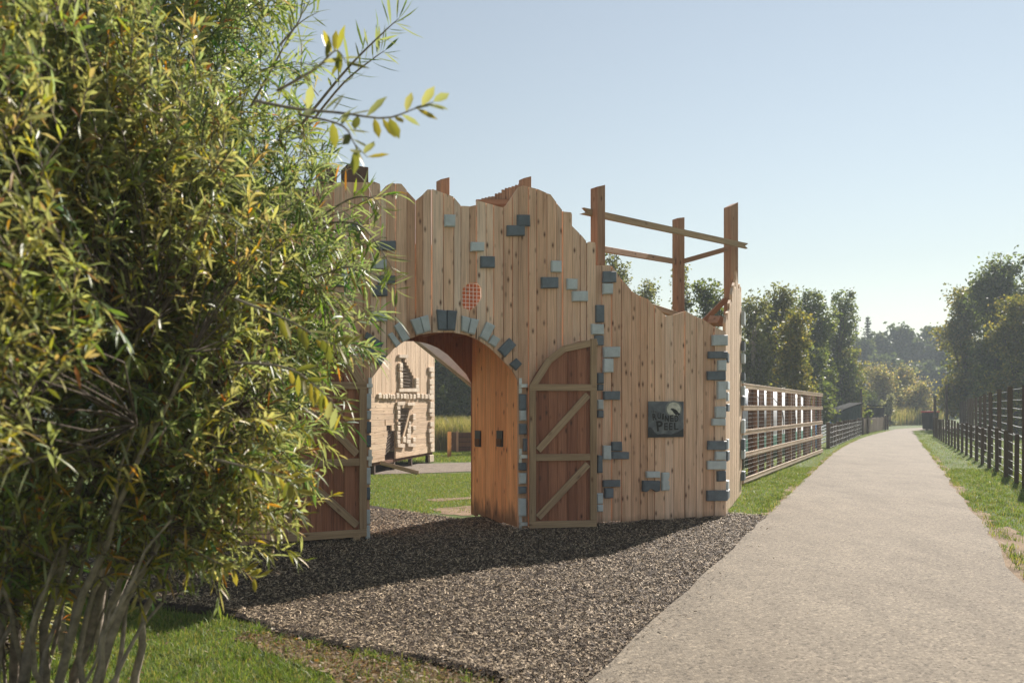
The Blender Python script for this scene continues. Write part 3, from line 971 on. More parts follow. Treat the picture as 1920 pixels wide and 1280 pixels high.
# gate doors
def gate_door(mirror, hinge_s, hinge_d, ang, wid, ztop_h, ztop_f, zb):
    d = holder("gate_door", castle, (hinge_s, hinge_d, 0), ang)
    M = lambda x: -x if mirror else x
    arc = [(0.0, ztop_h), (.11*wid, ztop_h+.30*(ztop_f-ztop_h)), (.26*wid, ztop_h+.58*(ztop_f-ztop_h)), (.5*wid, ztop_h+.84*(ztop_f-ztop_h)), (.75*wid, ztop_h+.96*(ztop_f-ztop_h)), (wid, ztop_f)]
    n = 7
    for i in range(n):
        a, b = wid*i/n+.002, wid*(i+1)/n-.002
        ks = [a] + [x for x, _ in arc if a < x < b] + [b]
        up = [(M(x), interp(arc, x)-.012) for x in ks][::-1]
        prism("board", [(M(a), zb+.015), (M(b), zb+.015)] + up, R.uniform(-.003, .003), .028, REDWOOD, d)
    fw, ft = .088, .034
    y = -.004-ft/2
    def fb(name, a, b, w=fw, dy=0.0):
        return bar(name, (M(a[0]), y+dy, a[1]), (M(b[0]), y+dy, b[1]), w, ft, FRAMEW, d, bev=.004)
    fb("stile", (fw/2, zb+fw), (fw/2, ztop_h-.01))
    fb("stile", (wid-fw/2, zb+fw), (wid-fw/2, ztop_f-.005))
    fb("rail", (0, zb+fw/2), (wid, zb+fw/2))
    mid = 1.0
    fb("rail", (fw, mid-fw/2), (wid-fw, mid-fw/2))
    fb("rail", (0, ztop_h-fw/2+.01), (wid, ztop_h-fw/2+.01), dy=-.003)
    fb("brace", (fw+.03, zb+fw+.05), (wid-fw-.03, mid-fw-.05))
    fb("brace", (fw+.03, mid+.05), (wid-fw-.03, ztop_h-fw-.04))
    for (xa, za), (xb, zb2) in ((arc[0], arc[2]), (arc[2], arc[3]), (arc[3], arc[5])):
        nx, nz = -(zb2-za), xb-xa
        L = math.hypot(nx, nz)
        ox, oz = nx/L*fw/2, nz/L*fw/2
        fb("arched_rail", (xa-ox+.01, za-oz), (xb-ox, zb2-oz), dy=.003)
    return d
hR = W(987.5, 800)[0]
gate_door(False, hR, -0.075, -math.radians(13), .905, 1.905, 2.52, .035)
hL = W(684, 800)[0]
gate_door(True, hL, -0.075, math.radians(4), .93, 1.905, 2.52, .06)
prism("door_stop", [(hL-.16, .012), (hL-.08, .012), (hL-.08, .09), (hL-.16, .09)], -.12, -.06, FRAMEW, castle)
# hinges
for px, ys in ((979, (723, 855, 981)), (689, (723, 858))):
    for py in ys:
        s, z = W(px, py)
        sg = 1 if px > 900 else -1
        prism("hinge", [(s-.02-.03*sg, z-.10), (s+.02-.03*sg, z-.10), (s+.02-.03*sg, z+.10), (s-.02-.03*sg, z+.10)], -.016, -.008, STEEL, castle)
        prism("hinge", [(s-.05, z-.022), (s+.05, z-.022), (s+.05, z+.022), (s-.05, z+.022)], -.066, -.0165, STEEL, castle)

# ------------------------------------------------------------------ the sign
def sign():
    a, b = W(1216, 820, -.03), W(1282.3, 752.5, -.03)
    w = (b[0]-a[0]); h = b[1]-a[1]
    sc, zc = (a[0]+b[0])/2, (a[1]+b[1])/2
    X, Y = CT*sc-ST*(-.020), OY+ST*sc+CT*(-.020)
    root = thing("sign", "square dark sign with moon, crow and ragged lettering on the plank wall", "sign", (X, Y, zc), TH)
    m, nt, bsdf = new_mat("night_sky_print")
    nz = noise(nt, mapped(nt, (1, 1, 1)), 5.0, 5, 0.6, 0.4)
    c = ramp(nt, nz, [(0.30, (0.045, 0.055, 0.07)), (0.5, (0.09, 0.105, 0.125)), (0.72, (0.20, 0.215, 0.22))])
    nt.links.new(c, bsdf.inputs["Base Color"]); bsdf.inputs["Roughness"].default_value = .35
    prism("panel", [(-w/2, -h/2), (w/2, -h/2), (w/2, h/2), (-w/2, h/2)], -.006, .006, m, root)
    U = lambda x, y: ((x-422)/766*w - w/2, (1040-y)/780*h - h/2)      # sign artwork in its own units
    mm, nt, bsdf = new_mat("moon_print")
    c = ramp(nt, noise(nt, mapped(nt, (1, 1, 1)), 22, 4, 0.6), [(0.35, (0.40, 0.40, 0.33)), (0.65, (0.66, 0.66, 0.56))])
    nt.links.new(c, bsdf.inputs["Base Color"])
    halo = plain("moon_halo_print", (0.20, 0.215, 0.205), .4, .1, 10)
    def disc(name, cx, cy, r, d, mat):
        pts = [U(cx+r*math.cos(t), cy+r*math.sin(t)) for t in np.linspace(0, 2*math.pi, 36, endpoint=False)]
        return prism(name, pts, d-.001, d, mat, root)
    disc("moon_halo", 968, 425, 182, -.0065, halo)
    disc("moon", 968, 428, 150, -.0080, mm)
    ink = plain("black_print", (0.008, 0.009, 0.010), .5, .1, 10)
    rim = plain("grey_print", (0.30, 0.31, 0.31), .5, .1, 10)
    crow = [(893,432),(910,412),(945,410),(985,425),(1015,440),(1045,465),(1068,500),(1110,540),(1105,552),(1075,548),(1090,575),(1072,572),(1045,545),(1030,552),(1024,570),(1014,560),(1000,545),(975,520),(955,495),(935,465),(915,445)]
    prism("crow", [U(*p) for p in crow], -.0105, -.0095, ink, root)
    prism("hill", [U(*p) for p in ((424,1036),(424,815),(470,815),(520,880),(560,935),(620,975),(760,960),(900,985),(1050,930),(1184,850),(1184,1036))], -.0085, -.0075, plain("dark_slate_print", (0.03, 0.034, 0.04), .5, .2, 10), root)
    def letter(ch, x0, y0, x1, y1, rot=0.0, skew=0.0):
        cu = bpy.data.curves.new("letter", 'FONT')
        cu.body = ch
        cu.resolution_u = 3
        cu.extrude = .0005
        cu.offset = .028
        t = bpy.data.objects.new("letter", cu)
        C.objects.link(t)
        bpy.context.view_layer.update()
        dg = bpy.context.evaluated_depsgraph_get()
        me = bpy.data.meshes.new_from_object(t.evaluated_get(dg))
        bpy.data.objects.remove(t)
        co = np.array([v.co[:] for v in me.vertices])
        lo, hi = co.min(0), co.max(0)
        for k, (mat, d, grow) in enumerate(((rim, -.0118, 9), (ink, -.0128, 0))):
            mx = me.copy() if k == 0 else me
            mx.materials.clear()
            cx, cy = (x0+x1)/2, (y0+y1)/2
            for v, c0 in zip(mx.vertices, co):
                fx = (c0[0]-lo[0])/(hi[0]-lo[0]); fy = (c0[1]-lo[1])/(hi[1]-lo[1])
                x = x0-grow/2+(x1-x0+grow)*fx + skew*(fy-.5)
                y = y1+grow/2-(y1-y0+grow)*fy
                dx, dy = x-cx, y-cy
                xr, yr = cx+dx*math.cos(rot)-dy*math.sin(rot), cy+dx*math.sin(rot)+dy*math.cos(rot)
                s, z = U(xr, yr)
                v.co = (s, d + (0.0004 if c0[2] > 0 else 0), z)
            obj("letter" if k else "letter_outline", mx, mat, root)
    for ch, x in zip("THE", (478, 512, 547)):
        letter(ch, x, 458, x+28, 502, 0)
    for ch, x0, y0, x1, y1, r in (("R",502,520,596,668,-.10),("U",606,502,696,642,.03),("I",706,520,750,655,.06),("N",766,558,858,700,.03),("E",876,556,962,702,-.05),("D",978,560,1070,706,.0)):
        letter(ch, x0, y0, x1, y1, r)
    for ch, x0, y0, x1, y1, r in (("P",588,676,732,906,-.10),("E",752,722,836,886,.0),("E",858,722,940,886,.03),("L",968,722,1066,884,-.05)):
        letter(ch, x0, y0, x1, y1, r)
sign()

# ------------------------------------------------------------------ the playhouse behind the arch
FR = Vector((-2.32, 24.0))
FD = Vector((0.8, 4.0)).normalized()
fphi = math.atan2(FD.y, FD.x)
house = thing("playhouse", "pale timber playhouse with barred ragged windows seen through the arch", "playhouse", (FR.x, FR.y, 0), fphi)
def FC(px, py):
    """a pixel on the playhouse's facade as (s, z); s = 0 at its far right edge, negative towards the camera"""
    u = (px-CX)/F
    # FR + FD*s = (u*t, t)
    s = (u*FR.y-FR.x)/(FD.x-u*FD.y)
    t = FR.y+FD.y*s
    return (s, EYE+(HY-py)/F*t)
za_ = lambda x, y: (680+x/4.923, 630+y/4.923)
fq = lambda x, y: FC(*za_(x, y))
def s_at(x): return fq(x, 600)[0]
UPW = [(355,205),(380,205),(470,375),(470,482),(355,482)]
LOW = [(328,640),(440,640),(440,985),(328,985)]
LLW = [(198,785),(303,878),(306,1130),(203,1136),(232,885)]
holes = [[fq(*p) for p in h] for h in (UPW, LOW, LLW)]
DZ = fq(400, 580)[1]
HB = 0.30
def clip_spans(lo, hi, spans):
    out = [(lo, hi)]
    for a, b in spans:
        nx = []
        for p, q in out:
            if b <= p or a >= q: nx.append((p, q)); continue
            if a > p: nx.append((p, a))
            if b < q: nx.append((b, q))
        out = nx
    return [(p, q) for p, q in out if q-p > .02]
def cross_span(poly, axis, val):
    """where the line axis=val cuts a polygon, along the other axis"""
    xs = []
    for i in range(len(poly)):
        a, b = poly[i], poly[(i+1) % len(poly)]
        if (a[axis]-val)*(b[axis]-val) < 0:
            t = (val-a[axis])/(b[axis]-a[axis])
            xs.append(a[1-axis]+(b[1-axis]-a[1-axis])*t)
    xs.sort()
    return [(xs[i], xs[i+1]) for i in range(0, len(xs)-1, 2)]
S0 = -6.2
z = HB
rowh = 0.145
while z < DZ-.02:
    zt = min(z+rowh-.005, DZ)
    spans = []
    for h in holes: spans += cross_span(h, 1, (z+zt)/2)
    for a, b in clip_spans(S0, 0, spans):
        o = bar("board", (a, .02+R.uniform(-.004, .004), (z+zt)/2), (b, .02, (z+zt)/2), zt-z, .04, LARCH_SUN, house, bev=0.003)
    z += rowh
s = S0
while s < -.01:
    b = min(s+.145, 0)
    sm = (s+b)/2
    spans = []
    for h in holes: spans += cross_span(h, 0, sm)
    for p, q in clip_spans(DZ+.004, 4.6, spans):
        prism("board", [(s+.003, p), (b-.003, p), (b-.003, q), (s+.003, q)], R.uniform(-.004, .004), .04, LARCH_SUN, house)
    s += .145
# side wall going back from the right edge, the far gable and floor beam
bm = bmesh.new(); box_bm(bm, S0, -.06, 2.6, 2.65, HB, 4.4); obj("rear_wall", mesh_bm("rear_wall", bm), BROWNW, house)
bm = bmesh.new(); box_bm(bm, -.05, 0, .045, 2.6, HB, 4.6); obj("end_wall", mesh_bm("end_wall", bm), LARCH_SUN, house)
bm = bmesh.new(); box_bm(bm, S0, -.06, .045, 2.6, HB-.08, HB-.01); obj("floor_deck", mesh_bm("floor_deck", bm), BROWNW, house)
for s in (-.4, -2.0, -3.4, -4.8):
    bar("stilt", (s, .10, 0), (s, .10, HB-.08), .1, .1, DARKPOST, house)
def hblock(x0, y0, x1, y1, th=.055):
    a = [fq(x0, y1), fq(x1, y1), fq(x1, y0), fq(x0, y0)]
    return block(a, BLOCK_W, house, thick=th, d=-.008, name="wood_block", cham=.015, jit=.012)
x = 126
while x < 618:
    w = R.choice((20, 24, 30, 34))
    y = R.uniform(-6, 6)
    hblock(x, 533+y, x+w-3, 578+y)
    x += w + R.choice((0, 2, 8))
for y0, y1 in ((285,330),(340,378),(400,450),(457,487),(494,530),(552,588),(605,660),(668,708),(716,742),(792,832),(858,886),(896,930),(938,978),(988,1026),(1034,1070),(1098,1160)):
    hblock(600+R.uniform(-6, 10), y0, 640, y1, th=.06)
for y0, y1 in ((250,290),(294,320),(335,385),(390,425),(432,476)): hblock(325+R.uniform(-6, 4), y0, 353, y1)
for y0, y1 in ((385,415),(418,443),(448,478)): hblock(474, y0, 502, y1)
hblock(317, 170, 402, 203); hblock(316, 482, 508, 514)
for y0, y1 in ((642,678),(684,720),(724,762),(790,815),(825,868),(875,905),(912,950),(956,988)): hblock(300+R.uniform(-4, 6), y0, 329, y1)
for y0, y1 in ((718,748),(752,774),(830,866),(935,975)): hblock(446, y0, 472, y1)
for q in ((300,608,374,636),(394,613,468,640),(303,991,372,1026),(398,988,470,1020),(396,850,428,895),(390,902,424,945),(352,925,380,980),(386,950,426,985),(408,790,428,812),(405,818,428,845)): hblock(*q)
# leaning broken board across the lower window and bars in the openings
a, b = fq(352, 985), fq(428, 690)
bar("leaning_board", (a[0], -.02, a[1]), (b[0], -.02, b[1]), .10, .03, LARCH_SUN, house)
def bars(poly, step, slope=0.0):
    zs = [p[1] for p in poly]
    z = min(zs)+step
    while z < max(zs):
        for p, q in cross_span(poly, 1, z):
            bar("window_bar", (p, .06, z), (q, .06, z+slope*(q-p)), .022, .022, DARKPOST, house, bev=0)
        z += step
bars(holes[0], .085); bars(holes[1], .095); bars(holes[2], .085, .35)
a, b = fq(70, 1165), fq(150, 1275)
bar("ramp_rail", (a[0], -.25, a[1]), (b[0], -1.0, b[1]+.05), .09, .05, FRAMEW, house)

# post, planter and tall grass beyond the lawn
def wood_post(px, py, top, w=.10, label=None):
    x, y = ground(px, py)
    zt = EYE+(HY-top)/F*y
    me = box_mesh("post", -w/2, w/2, -w/2, w/2, 0, zt, .008)
    return tag(obj("post", me, ORANGE, None, (x, y, 0), (0, 0, .3)), label, "post")
wood_post(842.5, 858, 809, .11, "bright orange timber post standing before the tall grass")
x, y = ground(880, 848)
pl = thing("planter", "low brown timber planter crate beside the orange post", "planter", (x, y, 0), .35)
for k in range(4):
    prism("slat", [(-.5, .05+k*.17), (.9, .05+k*.17), (.9, .20+k*.17), (-.5, .20+k*.17)], 0, .03, BROWNW, pl)
    prism("slat", [(-.5, .05+k*.17), (.9, .05+k*.17), (.9, .20+k*.17), (-.5, .20+k*.17)], .6, .63, BROWNW, pl)
for sx in (-.46, .86):
    bar("corner_post", (sx, -.035, 0), (sx, -.035, .78), .07, .06, POSTW, pl)
    prism("end_board", [(sx-.02, .05), (sx+.02, .05), (sx+.02, .73), (sx-.02, .73)], .031, .599, BROWNW, pl)
bm = bmesh.new(); box_bm(bm, -.42, .82, .04, .59, .1, .62); obj("soil_fill", mesh_bm("soil_fill", bm), M_MULCH, pl)

def tall_grass(name, poly, n, hmin, hmax, tones, wid=.012):
    return blades(name, scatter(poly, n), hmin, hmax, wid, tones, .28)
STRAW = [(0.20, 0.19, 0.07), (0.28, 0.24, 0.11), (0.14, 0.17, 0.05), (0.34, 0.29, 0.17)]
tall_grass("tall_grass", [(-5, 29.5), (2, 29.5), (2, 33), (-5, 33)], 16000, .7, 1.45, STRAW)

# ------------------------------------------------------------------ trees and shrubs
def leaf_quads(P, size, tones, flat=0.0, dirs=None, aspect=0.55):
    n = len(P)
    u = NR.normal(size=(n, 3)); u /= np.linalg.norm(u, axis=1)[:, None]
    if dirs is not None:
        u = u*0.5+dirs; u /= np.linalg.norm(u, axis=1)[:, None]
    r = NR.normal(size=(n, 3))
    v = np.cross(u, r); v /= (np.linalg.norm(v, axis=1)[:, None]+1e-9)
    s = (size*NR.uniform(.6, 1.4, n))[:, None]
    u, v = u*s, v*s*aspect
    V = np.stack([P-u, P-v, P+u, P+v], 1).reshape(-1, 3)
    t = np.array(tones)
    col = t[NR.integers(0, len(t), n)]*NR.uniform(.65, 1.3, n)[:, None]
    return V, np.arange(4*n).reshape(-1, 4), np.repeat(col, 4, 0)

def tree(name, label, x, y, h, blobs, nleaf, size, tones, trunk_r=.12, base_z=0.0, bark=BARK, lean=(0, 0), clump=.45, cat="tree", group=None, wispy=False, fine=1.0):
    """tapered trunk with limbs into every clump; blobs are (dx, dy, z, rx, ry, rz) of the crown"""
    root = thing(name, label, cat, (x, y, base_z), 0, group)
    T = Tubes()
    topz = max(b[2] for b in blobs)
    rr = random.Random(int(abs(x*131+y*17+h*7)))
    tp = [Vector((lean[0]*k/6+rr.uniform(-.06, .06)*(k > 0), lean[1]*k/6+rr.uniform(-.06, .06)*(k > 0), topz*k/6)) for k in range(7)]
    T.add(tp, [trunk_r*(1-.13*k) for k in range(7)], 7)
    Ps, Cl = [], []
    vol = [b[3]*b[4]*b[5] for b in blobs]
    for b, vv in zip(blobs, vol):
        c = Vector(b[:3])
        k = min(5, max(1, int(c.z/topz*4)))
        st = tp[k]
        m = st.lerp(c, .5)+Vector((rr.uniform(-.15, .15), rr.uniform(-.15, .15), .12))
        T.add([st, m, c], [trunk_r*.42, trunk_r*.28, trunk_r*.10], 5)
        nb = max(4, int(13*vv**.4))
        for _ in range(nb):
            d = Vector((rr.gauss(0, 1), rr.gauss(0, 1), rr.gauss(0, 1)+.2)).normalized()
            e = c+Vector((d.x*b[3], d.y*b[4], d.z*b[5]))*rr.uniform(.6, 1.02)
            if wispy: e.z += rr.uniform(.1, .5)
            T.add([c.lerp(st, .2), c.lerp(e, .55)+Vector((0, 0, .06)), e], [trunk_r*.14, trunk_r*.09, trunk_r*.03], 4)
        # clumps of leaves, uneven over the crown's surface and inside
        nl = int(1.15*nleaf*vv/sum(vol))
        nc = max(6, int(nl/55))
        d = NR.normal(size=(nc, 3)); d /= np.linalg.norm(d, axis=1)[:, None]
        rad = NR.uniform(.35, 1.0, nc)**.7
        cc = np.array(c)+d*np.array(b[3:6])*rad[:, None]
        idx = NR.integers(0, nc, nl)
        cs = clump*NR.uniform(.45, 1.25, nc)
        P = cc[idx]+np.clip(NR.normal(size=(nl, 3)), -1.5, 1.5)*cs[idx][:, None]*np.array([.55, .55, .5 if not wispy else .8])
        Ps.append(P)
        tone = np.clip(NR.normal(1, .2, nc), .6, 1.5)
        Cl.append(tone[idx])
    P = np.concatenate(Ps); K = np.concatenate(Cl)
    ok = P[:, 2] > .15
    P, K = P[ok], K[ok]
    V, Fq, col = leaf_quads(P, size, tones)
    col = col*np.repeat(K, 4)[:, None]
    obj("trunk", T.mesh("trunk"), bark, root)
    obj("crown", mesh_np("crown", V, [Fq], col), LEAF, root)
    return root

def blob_set(h, r, n, seed, low=.25, flat=1.0, ry=None):
    rr = random.Random(seed)
    out = []
    for i in range(n):
        f = low+(1-low)*(i+.5)/n
        w = r*math.sin(math.pi*min(.92, .18+.74*(f-low)/(1-low)))
        a = rr.uniform(0, 6.28)
        k = rr.uniform(.25, .65)*w
        s = rr.uniform(.45, .7)*r
        out.append((k*math.cos(a), k*math.sin(a)*.8, h*f-s*.35, s*flat, s, s*rr.uniform(.75, 1.1)))
    return out

DG = [(0.075, 0.105, 0.030), (0.10, 0.13, 0.036), (0.06, 0.085, 0.026), (0.13, 0.145, 0.042)]
YG = [(0.17, 0.165, 0.042), (0.135, 0.145, 0.038), (0.22, 0.185, 0.05), (0.105, 0.12, 0.034)]
BIRCH = [(0.125, 0.14, 0.055), (0.16, 0.16, 0.07), (0.10, 0.115, 0.045)]
OLIVE = [(0.20, 0.195, 0.09), (0.16, 0.165, 0.075), (0.25, 0.225, 0.11), (0.27, 0.20, 0.11)]
BLUE = [(0.045, 0.062, 0.032), (0.055, 0.075, 0.036), (0.07, 0.085, 0.04)]

def px_tree(name, label, px, top_py, Y, r_px, seed, tones, nleaf, size, low=.2, nb=9, **kw):
    x = (px-CX)/F*Y
    h = EYE+(HY-top_py)/F*Y
    r = r_px/F*Y
    return tree(name, label, x, Y, h, blob_set(h, r, nb, seed, low), nleaf, size, tones, trunk_r=kw.pop("trunk_r", .02*h), **kw)

# row behind the mesh fence, left of the path
px_tree("birch_tree", "thin feathery birch just right of the tower's side wall", 1412, 555, 40, 36, 1, BIRCH, 5200, .085, low=.15, nb=10, clump=.5, bark=BARK_PALE, wispy=True)
px_tree("tree", "dusky tree with bare twiggy top above the wire mesh fence", 1455, 545, 43, 44, 2, BIRCH, 8200, .085, low=.15, nb=11, clump=.55, wispy=True)
px_tree("tree", "yellowing autumn tree between two greener trees behind the mesh fence", 1492, 580, 39, 36, 3, YG, 7600, .085, low=.12, nb=10, clump=.5)
px_tree("tree", "tall deep green tree with two rounded tops over the mesh fence's far end", 1520, 548, 53, 46, 4, DG, 9500, .10, low=.15, nb=12, clump=.55)
px_tree("tree", "broad green tree standing nearest the grey wooden sheds", 1575, 550, 60, 46, 5, DG, 10500, .10, low=.08, nb=13, clump=.55)
px_tree("tree", "low dark tree under the green tree beside the sheds", 1585, 655, 62, 34, 6, YG, 6000, .10, low=.05, nb=9, clump=.55)
px_tree("tree", "dark shaded tree low behind the white polytunnel", 1425, 640, 46, 52, 16, DG, 7500, .11, low=.05, nb=9, clump=.6)
px_tree("tree", "dark low tree filling the gap behind the mesh fence", 1500, 655, 50, 60, 26, DG, 7500, .12, low=.05, nb=9, clump=.65)
# above the tower's low wall
px_tree("birch_tree", "feathery tree just right of the tall castle post", 1150, 476, 36, 30, 7, BIRCH, 3400, .075, low=.35, nb=9, clump=.4, wispy=True, bark=BARK_PALE)
px_tree("tree", "pale airy tree low between the first two castle posts", 1205, 528, 38, 38, 8, BIRCH, 4600, .08, low=.3, nb=9, clump=.45, wispy=True)
px_tree("birch_tree", "slim tree with pointed top rising behind the middle castle post", 1280, 498, 37, 22, 9, BIRCH, 2600, .075, low=.35, nb=9, clump=.35, wispy=True, bark=BARK_PALE)
px_tree("tree", "leafy tree left of the corner castle post", 1322, 525, 38, 34, 10, DG, 4600, .085, low=.3, nb=9, clump=.45)
# large trees on the right
px_tree("tree", "olive edged tree leaning over the path at the left of the right-hand trees", 1808, 545, 62, 44, 11, YG, 10000, .13, low=.22, nb=12, clump=.75)
px_tree("tree", "tall dark tree with the highest top behind the right-hand fence", 1868, 492, 58, 52, 12, DG, 13000, .13, low=.15, nb=13, clump=.8, wispy=True)
px_tree("tree", "yellow tinged tree at the right picture edge behind the wire fence", 1905, 560, 50, 48, 13, YG, 10000, .115, low=.1, nb=11, clump=.7)
px_tree("tree", "dark tall tree at the far right edge", 1945, 480, 56, 60, 14, DG, 11000, .13, low=.12, nb=12, clump=.8)
px_tree("tree", "dark low tree in the shade behind the right-hand fence", 1845, 640, 66, 70, 15, DG, 9000, .15, low=.05, nb=9, clump=.9)
px_tree("tree", "low bushy tree by the right edge under the tall trees", 1925, 665, 60, 66, 17, DG, 8000, .14, low=.05, nb=8, clump=.8)
# olive thicket where the path bends
px_tree("bush", "large olive willow bush behind the dark shed", 1655, 690, 82, 36, 18, OLIVE, 8000, .12, low=.08, nb=9, clump=.7, cat="bush", wispy=True)
px_tree("bush", "rusty topped willow bush where the path bends", 1690, 692, 86, 34, 19, OLIVE, 8000, .12, low=.08, nb=9, clump=.7, cat="bush", wispy=True)
px_tree("bush", "pale olive bush right of the path bend", 1725, 718, 80, 30, 20, OLIVE, 6500, .12, low=.05, nb=8, clump=.65, cat="bush", wispy=True)
px_tree("bush", "silvery bush beside the dark shed", 1668, 742, 72, 14, 21, [(0.24, 0.24, 0.18), (0.18, 0.19, 0.13)], 2600, .09, low=.05, nb=6, clump=.35, cat="bush")
px_tree("bush", "small dark bush above the shed roof", 1632, 735, 78, 18, 22, DG, 2600, .11, low=.05, nb=6, clump=.5, cat="bush")
# dark trees behind the inner lawn
for px, tp, sd, lab in ((800, 640, 31, "dark tree behind the playhouse's right edge"), (845, 655, 32, "dark tree beyond the tall grass seen through the arch"), (895, 640, 33, "dark tree beyond the planter seen through the arch")):
    px_tree("tree", lab, px, tp, 44, 46, sd, DG, 7000, .10, low=.04, nb=9, clump=.6)

# far woods in the haze
def conifer(px, top, Y, lab):
    x = (px-CX)/F*Y; h = EYE+(HY-top)/F*Y
    root = thing("conifer", lab, "tree", (x, Y, 0))
    T = Tubes(); T.add([(0, 0, 0), (0, 0, h)], [.3, .03], 6)
    P = []
    for z in np.arange(h*.35, h, .45):
        w = (h-z)/h*h*.30
        for k in range(int(4+w*3)):
            a = R.uniform(0, 6.28); L = w*R.uniform(.6, 1.1)
            T.add([(0, 0, z), (L*math.cos(a), L*math.sin(a), z+L*.12)], [.05, .015], 3)
            for j in range(14):
                f = R.random()
                P.append((L*f*math.cos(a)+R.gauss(0, .12), L*f*math.sin(a)+R.gauss(0, .12), z+L*.12*f-R.random()*.25))
    V, Fq, col = leaf_quads(np.array(P), .16, BLUE)
    obj("trunk", T.mesh("trunk"), BARK, root); obj("crown", mesh_np("crown", V, [Fq], col), LEAF, root)
conifer(1627, 592, 128, "tall pointed conifer rising from the hazy far wood")
conifer(1604, 610, 132, "smaller conifer left of the tall pointed one in the haze")
for k, (px, top, Y, rp) in enumerate(((1600, 655, 128, 42), (1650, 645, 136, 46), (1692, 618, 134, 40), (1735, 622, 138, 44), (1775, 628, 130, 44), (1660, 690, 122, 56), (1735, 690, 122, 60))):
    lab = ["grey green far tree left of the hazy wood", "far tree below the conifer in the hazy wood", "tallest round far tree in the middle of the hazy wood", "round far tree right of the tallest in the hazy wood",
           "far tree at the hazy wood's right end by the near trees", "low far tree in front of the hazy wood on the left", "low far tree in front of the hazy wood on the right"][k]
    px_tree("tree", lab, px, top, Y, rp, 50+k, BLUE, 14000, .38, low=.06, nb=9, clump=1.5)
def far_wood():
    Ps = []
    for a in np.arange(-70, 72, 1.2):
        r = R.uniform(150, 175)
        x, y = r*math.sin(math.radians(a)), r*math.cos(math.radians(a))
        h = R.uniform(7, 11.5)
        n = 330
        d = NR.normal(size=(n, 3)); d /= np.linalg.norm(d, axis=1)[:, None]
        Ps.append(np.array([x, y, h*.52])+d*np.array([3.2, 3.2, h*.52])*NR.uniform(.5, 1.05, n)[:, None])
    V, Fq, col = leaf_quads(np.concatenate(Ps), .75, BLUE, aspect=.8)
    tag(obj("far_wood", mesh_np("far_wood", V, [Fq], col), LEAF), kind='stuff')
far_wood()
tall_grass("tall_grass", [(26, 68), (36, 74), (44, 80), (26, 80)], 9000, .8, 2.0, STRAW, .03)
tall_grass("tall_grass", [(12.2, 33), (15.0, 41), (13.4, 42), (10.6, 34)], 1800, .5, 1.3, [(0.30, 0.20, 0.10), (0.22, 0.2, 0.07), (0.16, 0.18, 0.05)], .014)

# ------------------------------------------------------------------ fences
def fence_frame(p, q):
    d = Vector((q[0]-p[0], q[1]-p[1]))
    return d.length, math.atan2(d.y, d.x)

def mesh_fence():
    p, q = (4.72, 16.45), (10.95, 28.3)
    L, a = fence_frame(p, q)
    root = thing("mesh_fence", "timber framed wire mesh fence with brown boards beside the castle tower", "fence", (*p, 0), a)
    H = 2.11
    for z in (.10, .62, 1.10, 1.60, 2.06):
        bar("rail", (0, -.02, z), (L, -.02, z), .11, .05, LARCH_SUN, root, bev=.004)
    for s in np.linspace(0.03, L-.05, 9):
        bar("post", (s, .052, 0), (s, .052, H), .09, .09, POSTW, root)
    s = .02
    k = 0
    while s < L-.25:
        for j in range(3):
            a0 = s+j*.192
            prism("board", [(a0+.002, .12), (a0+.19, .12), (a0+.19, H-.06), (a0+.002, H-.06)], .101, .122, BROWNW, root)
        s += 1.24 if s < 7 else 1.12
        k += 1
    bm = bmesh.new()
    for z in np.arange(.08, H, .088):
        box_bm(bm, 0, L, -.052, -.048, z-.0018, z+.0018)
    for s in np.arange(0.05, L, 1.55):
        box_bm(bm, s-.002, s+.002, -.0475, -.0435, .05, H)
    tag(obj("wire_mesh", mesh_bm("wire_mesh", bm), WIRE, root), kind='stuff')
mesh_fence()

def polytunnel():
    p, q = (2.75, 17.3), (11.7, 34.6)
    L, a = fence_frame(p, q)
    root = thing("polytunnel", "white polytunnel with teal skirting standing behind the mesh fence", "polytunnel", (*p, 0), a)
    def prof(r0, zc, n=14):
        return [(r0*math.cos(t), zc+.85*r0*math.sin(t)) for t in np.linspace(0, math.pi, n)]
    bm = bmesh.new()
    pr = [(1.3, .75)] + prof(1.3, 1.2) + [(-1.3, .75)]
    A = [bm.verts.new((0, y, z)) for y, z in pr]; B = [bm.verts.new((L, y, z)) for y, z in pr]
    for i in range(len(pr)-1): bm.faces.new((A[i], A[i+1], B[i+1], B[i]))
    bm.faces.new(A); bm.faces.new(B)
    obj("cover", mesh_bm("cover", bm, True), WHITEM, root)
    bm = bmesh.new(); box_bm(bm, 0, L, -1.32, 1.32, .30, .748); obj("skirting", mesh_bm("skirting", bm), TEAL, root)
    bm = bmesh.new(); box_bm(bm, 0.02, L-.02, -1.27, 1.27, .0, .299); obj("plinth", mesh_bm("plinth", bm), GREENSHED, root)
    for s in np.linspace(.02, L-.02, 8):
        T = Tubes(); T.add([(s, y*1.004, z) for y, z in pr], [.02]*len(pr), 5)
        obj("hoop", T.mesh("hoop"), DARKPLATE, root)
polytunnel()

